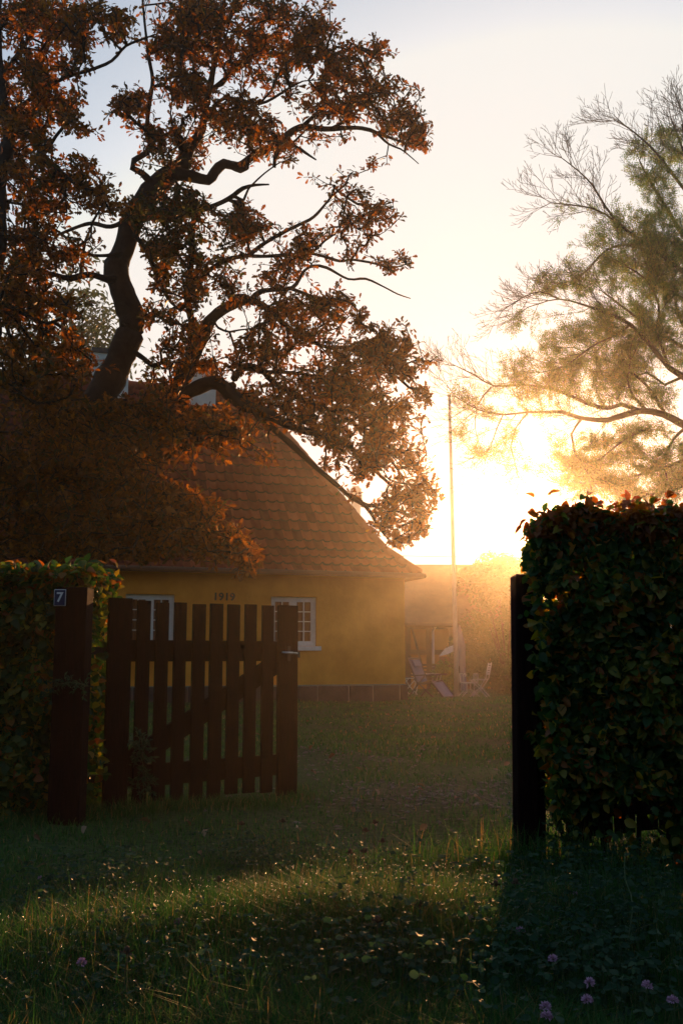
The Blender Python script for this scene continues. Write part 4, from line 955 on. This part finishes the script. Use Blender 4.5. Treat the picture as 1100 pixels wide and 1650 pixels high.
tcn = at(688, 1110, 29.0); tb = thing('garden_table', 'white metal garden table behind the recliner', 'table', (tcn.x, 29.0, -.26), R(5))
m = MB(); m.box((0, 0, .56), (.8, .6, .02)); m.build('tabletop', M['gardenwhite'], tb, bevel=.005)
for sx in (-1, 1):
    for sy in (-1, 1):
        m = MB(); m.tube([(sx * .36, sy * .26, .55), (sx * .3, sy * .22, .3), (sx * .38, sy * .27, 0)], .012, 6); m.build('leg', M['gardenwhite'], tb)
bc = at(688, 1108, 30.5); bn = thing('garden_bench', 'dark slatted wooden bench against the outbuilding behind the recliner', 'bench', (bc.x, 30.6, -.26), R(0))
m = MB()
for i in range(4): m.box((0, .18 + .01 * i, .5 + i * .1), (1.3, .02, .07))
m.build('backrest', M['timber'], bn)
m = MB()
for i in range(4): m.box((0, -.2 + i * .1, .42), (1.3, .08, .025))
m.build('seat', M['timber'], bn)
for sx in (-1, 1):
    for sy in (-1, 1):
        m = MB(); m.box((sx * .6, sy * .19, .2 if sy < 0 else .42), (.06, .05, .4 if sy < 0 else .84)); m.build('leg', M['timber'], bn)

# ------------------------------------------------------------------ hedges
def hedge(name, label, x0, x1, y0f, y1f, z0, z1, n, leaf, seed, vis, skew=0.0, ragged=.05, holes=None, brown_top=0.0, extra=None):
    rg = np.random.default_rng(seed)
    t_ = thing(name, label, 'hedge', ((x0 + x1) / 2, (y0f + y1f) / 2, 0))
    org = np.array([(x0 + x1) / 2, (y0f + y1f) / 2, 0])
    nv = int(n * .78); xx = np.concatenate([rg.uniform(vis[0], vis[1], nv), rg.uniform(x0, x1, n - nv)])
    u = rg.uniform(0, 1, n); yy = np.empty(n); zz = rg.uniform(z0, z1, n)
    front = u < .5; yy[front] = y0f + np.abs(rg.normal(0, .055, front.sum()))
    mid = (u >= .5) & (u < .72); yy[mid] = rg.uniform(y0f, y1f, mid.sum())
    bk = (u >= .72) & (u < .84); yy[bk] = y1f - np.abs(rg.normal(0, .06, bk.sum()))
    tp = u >= .84; yy[tp] = rg.uniform(y0f, y1f, tp.sum()); zz[tp] = z1 - np.abs(rg.normal(0, .05, tp.sum()))
    ns = n // 14; ex = vis[1] if vis[1] < (x0 + x1) / 2 or name == 'left' else x0
    bump = np.array([mnoise.noise(Vector((a * 5, b_ * 5, c_ * 5))) for a, b_, c_ in zip(xx, yy, zz)])
    bump2 = np.array([mnoise.noise(Vector((a * 14, b_ * 14, 3.3))) for a, b_ in zip(xx, yy)])
    yy -= ragged * bump * 1.2; zz += (zz > z1 - .15) * (bump2 * ragged * .8)
    yy += skew * (xx - x0)
    P = np.stack([xx, yy, zz], 1)
    if extra is not None: P = np.vstack([P, extra]); bump = np.concatenate([bump, np.zeros(len(extra))])
    ok = np.ones(len(P), bool)
    if holes: ok = holes(P, rg)
    cav = np.array([mnoise.noise(Vector((a * 8, b_ * 8, 7.7))) for a, b_ in zip(P[:, 0], P[:, 2])])
    ok &= ~((cav > .36) & (rg.uniform(0, 1, len(P)) < .9) & (P[:, 2] > .5))
    P = P[ok]; bump = bump[ok]; n = len(P)
    if not len(P): return t_
    nrm = np.zeros((n, 3)); nrm[:, 1] = -1; nrm[:, 2] = .25
    top = P[:, 2] > z1 - .1; nrm[top] = (0, -.3, 1.0)
    nrm += rg.normal(0, .7, (n, 3))
    xd = rg.normal(0, .7, (n, 3)) + np.array([0, -.15, -.35]); xd[top, 2] += .5
    ti = np.clip(rg.beta(.8, 1.5, n) + .3 * bump, 0, .9)
    bt = top & (rg.uniform(0, 1, n) < brown_top); ti[bt] = rg.uniform(.82, 1, bt.sum())
    S = leaf * rg.uniform(.6, 1.25, n)
    Rm = frames(xd, nrm); cur = rg.uniform(0, 1, n) < np.where(top, .6, .22)
    P = P - org
    va = scatter('fa', *BEECH, P[~cur], Rm[~cur], S[~cur], ti[~cur]); vb = scatter('fb', *BEECH2, P[cur], Rm[cur], S[cur], ti[cur])
    # join the flat and the curled leaves in one foliage mesh
    def arr(me):
        v = np.empty(len(me.vertices) * 3, np.float32); me.vertices.foreach_get('co', v)
        f = np.empty(len(me.loops), np.int32); me.loops.foreach_get('vertex_index', f)
        tt = np.empty(len(me.polygons), np.float32); me.attributes['tint'].data.foreach_get('value', tt); return v.reshape(-1, 3), f.reshape(-1, 4), tt
    a, b_ = arr(va), arr(vb)
    me = np_mesh('foliage', np.vstack([a[0], b_[0]]), np.vstack([a[1], b_[1] + len(a[0])]), np.concatenate([a[2], b_[2]]))
    bpy.data.meshes.remove(va); bpy.data.meshes.remove(vb)
    link('foliage', me, M['beechleaf'], t_)
    mb = MB(); k = int((x1 - x0) / .14)
    for i in range(k):
        xs_ = x0 + (i + .5) * .14 + rg.uniform(-.04, .04); ym = (y0f + y1f) / 2 + skew * (xs_ - x0)
        base = Vector((xs_, ym, -.05)) - Vector(org)
        pts = [base]; r_ = [.012]
        for j in range(1, 7):
            pts.append(base + Vector((rg.normal(0, .03), rg.normal(0, .04), (z1 - .02) * j / 6))); r_.append(.012 * (1 - j / 7))
        mb.tube(pts, r_, 5)
        for j in range(1, 6):
            for q in range(3):
                p0 = pts[j]; d = Vector((rg.normal(0, .12), rg.choice([-1, 1]) * rg.uniform(.1, (y1f - y0f) / 2), rg.uniform(.05, .2)))
                mb.tube([p0, p0 + d * .5, p0 + d], [.005, .003, .0015], 3)
    mb.build('stem', M['bark'], t_)
    return t_
# right: close to the camera, starts at the gate post
xr = at(876, 1055, 4.2).x
def holes_r(P, rg):
    ok = P[:, 2] > .02
    low = (P[:, 2] < .27 - .05 * np.sin(P[:, 0] * 9)) & (P[:, 0] < 1.32); ok &= ~(low & (rg.uniform(0, 1, len(P)) < .97))
    lo2 = (P[:, 2] < .3) & (P[:, 0] >= 1.32); ok &= ~(lo2 & (rg.uniform(0, 1, len(P)) < .6))
    return ok
rgx = np.random.default_rng(5)
ex = []
for _ in range(26):      # stray shoots standing out of the clipped face
    px, py = (rgx.uniform(880, 1120), rgx.uniform(812, 826)) if rgx.uniform() < .55 else (rgx.uniform(868, 884), rgx.uniform(860, 1230))
    dx_, dy_ = (rgx.normal(0, 6), -rgx.uniform(8, 20)) if py < 830 else (-rgx.uniform(6, 18), rgx.normal(0, 8)); yc = 4.12 + rgx.uniform(0, .25)
    for k in range(7): ex.append(at(px + dx_ * k / 6 + rgx.normal(0, 2), py + dy_ * k / 6 + rgx.normal(0, 2), yc)[:])
for (px, py, sx, sy, n, Yc) in ((868, 868, 10, 20, 170, 4.12), (862, 905, 10, 20, 160, 4.1), (866, 960, 9, 22, 130, 4.12), (874, 1030, 8, 26, 110, 4.12), (885, 1100, 8, 24, 60, 4.12), (890, 1180, 8, 22, 60, 4.12), (893, 1228, 8, 14, 40, 4.12), (892, 838, 10, 10, 90, 4.2), (1000, 815, 26, 6, 30, 4.2)):
    for _ in range(n):
        p = at(px + rgx.normal(0, sx), py + rgx.normal(0, sy), Yc + rgx.uniform(-.04, .2)); ex.append(p[:])
zr = at(950, 836, 4.2).z
hedge('beech_hedge', 'taller beech hedge beside the right gate post with the sun at its corner', xr, 4.4, 4.06, 4.45, .05, zr, 40000, .045, 21, (xr, 1.75), skew=-.05, holes=holes_r, brown_top=.7, extra=np.array(ex), ragged=.085)
xl = at(166, 1055, 5.5).x; zl = at(60, 922, 5.3).z
exl = []
for _ in range(420):
    py = rgx.uniform(930, 1290); p = at(158 + rgx.normal(0, 7), py, rgx.uniform(5.4, 5.9)); exl.append(p[:])
for _ in range(110):
    p = at(130 + rgx.normal(0, 18), 925 + rgx.normal(0, 9), rgx.uniform(5.25, 5.6)); exl.append(p[:])
def holes_l(P, rg):
    inpost = (P[:, 0] > pox - .12) & (P[:, 0] < pox + .12) & (P[:, 1] < 5.22); return ~inpost & (P[:, 2] > .02)
hedge('beech_hedge', 'beech hedge behind the number 7 post with yellowing leaves', -5.5, xl, 5.16, 5.85, .05, zl, 26000, .052, 22, (-2.3, xl), holes=holes_l, brown_top=.1, extra=np.array(exl), ragged=.08)

# ------------------------------------------------------------------ grass
BL = np.array([(0, -.5, 0), (0, .5, 0), (.0, .36, .55), (.0, -.36, .55), (0, 0, 1.0)])
def grass_patch(n, xfun, hmin, hmax, wd, lean, rg, clumpy=.5):
    x, y = xfun(n, rg)
    nn = np.array([mnoise.noise(Vector((a * 1.7, b_ * 1.7, 0))) for a, b_ in zip(x, y)])
    wr = worn(x, y); ok = rg.uniform(0, 1, len(x)) > wr * .92
    ok &= rg.uniform(0, 1, len(x)) < np.clip(.75 + nn * clumpy * 1.3, .15, 1)
    x, y, nn = x[ok], y[ok], nn[ok]; n = len(x)
    h = rg.uniform(hmin, hmax, n) * (1 + nn * .7); a = rg.uniform(0, 2 * math.pi, n)
    b_ = rg.uniform(.1, 1, n) * lean * h; base = np.stack([x, y, gz(x, y) - .01], 1)
    dirn = np.stack([np.cos(a), np.sin(a), 0 * a], 1); wv = np.stack([-np.sin(a), np.cos(a), 0 * a], 1) * (wd * rg.uniform(.6, 1.3, n))[:, None]
    up = np.array([0, 0, 1.0])
    m1 = base + up * (h * .55)[:, None] + dirn * (b_ * .3)[:, None]; tp = base + up * (h * (1 - .25 * (b_ / h)))[:, None] + dirn * b_[:, None]
    V = np.stack([base - wv / 2, base + wv / 2, m1 + wv * .38, m1 - wv * .38, tp + wv * .06, tp - wv * .06], 1)
    f = np.array([(0, 1, 2, 3), (3, 2, 4, 5)]); Fc = (f[None] + (np.arange(n) * 6)[:, None, None]).reshape(-1, 4)
    ti = np.clip(rg.uniform(0, .75, n) + .35 * nn + (rg.uniform(0, 1, n) < (.16 if hmax > .08 else .07)) * .6, 0, 1)
    return V.reshape(-1, 3), Fc, np.repeat(ti, 2), tp, nn
def wedge(y0, y1, pw=1.0, m_=1.12):
    def fn(n, rg):
        y = (y0 ** (1 - pw) + rg.uniform(0, 1, n) * (y1 ** (1 - pw) - y0 ** (1 - pw))) ** (1 / (1 - pw)) if pw != 1 else y0 * (y1 / y0) ** rg.uniform(0, 1, n)
        x = rg.uniform(-1, 1, n) * y * .343 * m_ + 0; return x, y
    return fn
rgg = np.random.default_rng(31)
parts = []; toff = 0; tipsG = None
for (n, fn, h0, h1, wd, lean) in ((90000, wedge(1.9, 4.4), .02, .07, .003, .9), (42000, wedge(4.2, 9), .02, .06, .0055, .9), (110000, wedge(8.5, 31), .018, .055, .014, .7)):
    V, Fc, ti, tp, nn = grass_patch(n, fn, h0, h1, wd, lean, rgg)
    parts.append((V, Fc + toff, ti)); toff += len(V)
    if tipsG is None: tipsG = tp
tag(link('grass', np_mesh('grass', np.vstack([p[0] for p in parts]), np.vstack([p[1] for p in parts]), np.concatenate([p[2] for p in parts])), M['grass']), 'short damp lawn grass', kind='stuff')
def ridge(n, rg):
    k = rg.uniform(0, 1, n); x = rg.normal(0, .42, n) + np.where(k < .5, -.25, .25); y = 2.95 + rg.normal(0, .22, n) + .35 * (x + .1); return x, y
def ridge2(n, rg):
    x = rg.uniform(-1.1, 1.4, n); y = 2.25 + rg.normal(0, .16, n); return x, y
def postfoot(n, rg):
    x = .78 + rg.normal(0, .22, n); y = 4.0 + rg.normal(0, .15, n); return x, y
def gatefoot(n, rg):
    k = rg.uniform(0, 1, n); x = -1.7 + 1.5 * k + rg.normal(0, .05, n); y = 5.1 + 1.1 * k + rg.normal(0, .15, n); return x, y
parts = []; toff = 0; dew = []
for (n, fn, h0, h1, wd, lean) in ((36000, wedge(1.9, 3.7), .03, .11, .0026, 1.1), (36000, ridge, .04, .16, .0024, 1.1), (24000, ridge2, .03, .12, .0028, 1.2), (3500, postfoot, .08, .2, .004, .8), (6000, gatefoot, .03, .09, .004, .9)):
    V, Fc, ti, tp, nn = grass_patch(n, fn, h0, h1, wd, lean, rgg, .9); parts.append((V, Fc + toff, ti)); toff += len(V)
    if fn in (ridge, postfoot): dew.append(tp[rgg.uniform(0, 1, len(tp)) < .12])
dew.append(tipsG[rgg.uniform(0, 1, len(tipsG)) < .03])
tag(link('tall_grass', np_mesh('tall_grass', np.vstack([p[0] for p in parts]), np.vstack([p[1] for p in parts]), np.concatenate([p[2] for p in parts])), M['grass']), 'taller tangled grass in front of the gateway', kind='stuff')
oc = np.array([(1, 0, 0), (-1, 0, 0), (0, 1, 0), (0, -1, 0), (0, 0, 1), (0, 0, -1)], float)
of = np.array([(0, 2, 4), (2, 1, 4), (1, 3, 4), (3, 0, 4), (2, 0, 5), (1, 2, 5), (3, 1, 5), (0, 3, 5)])
D = np.vstack(dew); nD = len(D); me = scatter('dew_drops', oc, of, D, rotmats(nD, (0, 0, 1), .1), rgg.uniform(.0012, .0026, nD), rgg.uniform(0, 1, nD))
me.polygons.foreach_set('use_smooth', np.ones(len(me.polygons), bool)); tag(link('dew_drops', me, M['dew']), 'dew drops on the grass tips', kind='stuff')

# broad leaved ground cover
def clover_patch(cl, rg):
    P = []; Rr = []; S = []; T = []; st = MB()
    for (px, py, sx, sy, n, sz, hh) in cl:
        for _ in range(int(n * 1.0)):
            qx = px + rg.normal(0, sx); qy = py + rg.normal(0, sy)
            if qy < 1330: continue
            Yc = ground_Y(qy, .02); X_ = at(qx, qy, Yc).x; h = rg.uniform(.3, 1) * hh; g_ = float(gz(np.array(X_), np.array(Yc)))
            c = np.array([X_ + rg.normal(0, .02), Yc + rg.normal(0, .02), g_ + h]); a0 = rg.uniform(0, 6.28); tint = rg.uniform(0, 1)
            st.tube([(X_, Yc, g_ - .01), c], [.0011, .0009], 3, cap=False)
            for k in range(3):
                a = a0 + k * 2.094; xd = np.array([math.cos(a), math.sin(a), rg.uniform(-.25, .35)])
                P.append(c); Rr.append(xd); S.append(sz * .62 * rg.uniform(.4, 1.3)); T.append(np.clip(tint + rg.normal(0, .1), 0, 1))
    P = np.array(P); Rr = np.array(Rr); n = len(P)
    Rm = frames(Rr, np.tile([0, 0, 1.0], (n, 1)) + rg.normal(0, .5, (n, 3)))
    tm_ = blade([(0, .03), (.25, .25), (.6, .4), (.9, .3), (1, .1)], .3, .2)
    return scatter('clover_leaves', *tm_, P, Rm, np.array(S), np.array(T)), st
cl = [(140, 1445, 75, 26, 330, .028, .14), (60, 1480, 50, 20, 90, .024, .09), (410, 1385, 60, 16, 260, .026, .12), (560, 1430, 60, 22, 120, .024, .16), (860, 1480, 130, 40, 420, .034, .16), (940, 1590, 130, 50, 520, .034, .14), (700, 1590, 120, 40, 330, .03, .12),
      (450, 1600, 160, 34, 300, .026, .10), (120, 1600, 110, 40, 260, .026, .10), (1040, 1480, 50, 40, 160, .034, .16), (640, 1480, 80, 24, 140, .026, .17), (930, 1410, 60, 20, 150, .03, .14), (730, 1370, 50, 18, 60, .022, .08)]
me, st = clover_patch(cl, np.random.default_rng(41))
tag(link('clover_leaves', me, M['clover']), 'dark clover and weed leaves in front of the gateway', kind='stuff')
tag(st.build('clover_stalks', M['greenstem']), 'thin stalks of the clover leaves', kind='stuff')

# clover flowers
FL = [(132, 1552, 'pink clover flower low at the left of the foreground'), (287, 1487, 'pink clover flower standing in the golden grass left of centre'), (755, 1480, 'pink clover flower nearest the foot of the right post'),
      (838, 1500, 'pink clover flower second from the post foot, lower right of the first'), (890, 1546, 'dim pink clover flower alone between upper and lower groups at right'), (926, 1440, 'small purple clover flower under the right hedge'), (949, 1584, 'pink clover flower upper one of the pair above the bottom edge'),
      (945, 1612, 'pale clover flower directly beneath another at lower right'), (878, 1623, 'pink clover flower upper of two touching at the bottom edge'), (880, 1638, 'pink clover flower lower of two touching at the bottom edge'), (1042, 1589, 'pale pink clover flower near the right edge, higher of two'), (1083, 1613, 'pale pink clover flower closest to the bottom right corner'),
      (65, 1415, 'tiny whitish clover flower far left in the dim grass')]
rf = np.random.default_rng(51)
fl0 = None
for (px, py, lb) in FL:
    h = .12 if py > 1450 else .08; Yc = ground_Y(py, h); p = at(px, py, Yc); g_ = float(gz(np.array(p.x), np.array(Yc)))
    t_ = thing('clover_flower', lb, 'flower', (p.x, Yc, g_), rf.uniform(0, 6), 'pink clover flowers'); H_ = p.z - g_
    m = MB(); m.tube([(.02, .01, -.01), (.012, 0, H_ * .5), (0, 0, H_)], [.0013, .0012, .001], 5); m.build('stem', M['greenstem'], t_)
    n = 90; q = rf.normal(0, 1, (n, 3)); q[:, 2] = np.abs(q[:, 2]) * 1.0 - .25; q /= np.linalg.norm(q, axis=1, keepdims=True)
    sz = .0105 * (.7 if h < .1 else 1)
    me = scatter('head', *SMALL, q * sz * .45 + np.array([0, 0, H_]), frames(q, rf.normal(0, 1, (n, 3))), np.full(n, sz * .85), rf.uniform(0, 1, n)); link('head', me, M['petal'], t_)
# dry seed heads
SH = [(603, 1324, 'tallest'), (589, 1337, 'a'), (616, 1354, 'b'), (564, 1372, 'c'), (587, 1370, 'd'), (389, 1326, 'e'), (456, 1322, 'f'), (798, 1423, 'g'), (675, 1455, 'h'), (205, 1531, 'i'), (352, 1416, 'j'), (594, 1398, 'k'), (830, 1420, 'l'), (608, 1481, 'm')]
SL_ = {'tallest': 'topmost dry seed head in the group left of the track', 'a': 'dark seed head just below the topmost one', 'b': 'round brown seed head lowest right of the upper group', 'c': 'seed head with dry bracts at the left above the golden grass', 'd': 'small seed head between two larger ones above the golden grass',
       'e': 'thin seed stalk rising under the gate middle', 'f': 'thin seed stalk rising under the gate latch end', 'g': 'dark seed head in the grass just left of the right post', 'h': 'dark seed head among clover right of the golden grass', 'i': 'brown seed head beside the left foreground clover flower', 'j': 'single dark bud on the mossy patch left of centre',
       'k': 'seed head at the top edge of the golden grass', 'l': 'dark seed head right at the foot of the right post', 'm': 'seed head low in the grass at picture centre'}
for (px, py, k) in SH:
    h = .17; Yc = ground_Y(py, h); p = at(px, py, Yc); g_ = float(gz(np.array(p.x), np.array(Yc))); H_ = p.z - g_
    t_ = thing('seed_head', SL_[k], 'seed head', (p.x, Yc, g_), rf.uniform(0, 6), 'dry seed heads in the grass')
    bx_, by_ = rf.uniform(-.03, .03, 2); m = MB(); m.tube([(bx_, by_, -.01), (bx_ * .3, by_ * .3, H_ * .5), (0, 0, H_)], [.0016, .0014, .001], 5)
    m.build('stem', M['stem'], t_)
    m = MB(); m.ball((0, 0, H_), .0085, 8, 1.15)
    for j in range(9):
        a = j * .7; m.add([(0, 0, H_ - .004), (.019 * math.cos(a), .019 * math.sin(a), H_ - .004 + rf.uniform(-.006, .008)), (.013 * math.cos(a + .3), .013 * math.sin(a + .3), H_ - .006)], [(0, 1, 2)])
    m.build('head', M['seed'], t_)
# long dry stalk at the right, ferny sprig over the left post, dark weed on the gate
p0 = at(1001, 1570, 2.75); p1 = at(1018, 1460, 2.95); p2 = at(1006, 1415, 3.05); p3 = at(1006, 1375, 3.1)
m = MB(); m.tube(catmull([(*p0, 0), (*p1, 0), (*p2, 0), (*p3, 0)], .03)[:, :3], .0016, 4); tag(m.build('grass_stalk', M['greenstem']), 'long bent pale stalk under the right hedge', 'plant')
def sprig(name, label, px0, py0, px1, py1, Yc, n, leaf, m_, cat='plant'):
    a = at(px0, py0, Yc + .1); b_ = at(px1, py1, Yc); t_ = thing(name, label, cat, tuple(a)); mb = MB(); r_ = np.random.default_rng(int(px0))
    cv = catmull([(0, 0, 0, 0), *[(*((b_ - a) * f_ + Vector((0, 0, .04 * math.sin(3.1 * f_)))), 0) for f_ in (.35, .7, 1)]], .02)[:, :3]; mb.tube(cv, .0018, 4)
    P = []; Xd = []
    for i in range(n):
        c = cv[r_.integers(1, len(cv))]; d = r_.normal(0, 1, 3); d /= np.linalg.norm(d); d2 = d * .06; mb.tube([c, c + d2], .0008, 3, cap=False)
        for k in range(6): P.append(c + d2 * r_.uniform(.3, 1.1)); Xd.append(d + r_.normal(0, .7, 3))
    mb.build('stem', M['greenstem'], t_); P = np.array(P); Xd = np.array(Xd); k = len(P)
    link('foliage', scatter('foliage', *SMALL, P, frames(Xd, r_.normal(0, .5, (k, 3)) + [0, -.6, .6]), leaf * r_.uniform(.6, 1.3, k), r_.uniform(0, 1, k)), m_, t_)
    return t_
sprig('fern_sprig', 'green feathery sprig growing out across the left gate post', 68, 1120, 142, 1106, 4.96, 34, .022, M['clover'])
sprig('weed_plume', 'dark bushy weed growing up against the bottom of the gate', 232, 1290, 228, 1185, 5.5, 60, .03, M['clover'])
sprig('weed', 'small leafy weed at the foot of the right post', 895, 1390, 905, 1330, 4.1, 22, .03, M['clover'])

# fallen leaves and stones on the worn track
rl = np.random.default_rng(61); n = 150; y = rl.uniform(3.2, 14, n); x = rl.uniform(-1, 1, n) * y * .35
P = np.stack([x, y, gz(x, y) + .03], 1)
tag(link('fallen_leaves', scatter('fallen_leaves', *BEECH2, P, rotmats(n, (0, 0, 1), .5, rl), rl.uniform(.03, .06, n), rl.uniform(0, 1, n)), M['litter']), 'scattered fallen leaves on the lawn', kind='stuff')
n = 700; k = rl.uniform(0, 1, n); x = np.where(k < .6, .6 + rl.normal(0, .45, n), .1 + rl.normal(0, .6, n)); y = np.where(k < .6, 6.2 + rl.normal(0, .5, n), 8.4 + rl.normal(0, .6, n))
P = np.stack([x, y, gz(x, y) + .002], 1); S = np.stack([rl.uniform(.008, .03, n), rl.uniform(.008, .03, n), rl.uniform(.004, .012, n)], 1)
me = scatter('gravel', oc, of, P, rotmats(n, (0, 0, 1), .12, rl), S, rl.uniform(0, 1, n)); tag(link('gravel', me, M['stone']), 'small stones showing through the worn grass', kind='stuff')

# ------------------------------------------------------------------ morning haze
HZ = MB(); HZ.bx(-45, 45, -30, 75, -1.3, 20.0)
hm = bpy.data.materials.new('haze'); hm.use_nodes = True; t = hm.node_tree; t.nodes.remove(t.nodes['Principled BSDF'])
pv = t.nodes.new('ShaderNodeVolumePrincipled'); pv.inputs['Color'].default_value = (1, .93, .84, 1); pv.inputs['Density'].default_value = .0015; pv.inputs['Anisotropy'].default_value = .89
t.links.new(pv.outputs[0], t.nodes['Material Output'].inputs['Volume'])
tag(HZ.build('haze', hm), 'thin sunlit morning haze', kind='stuff')
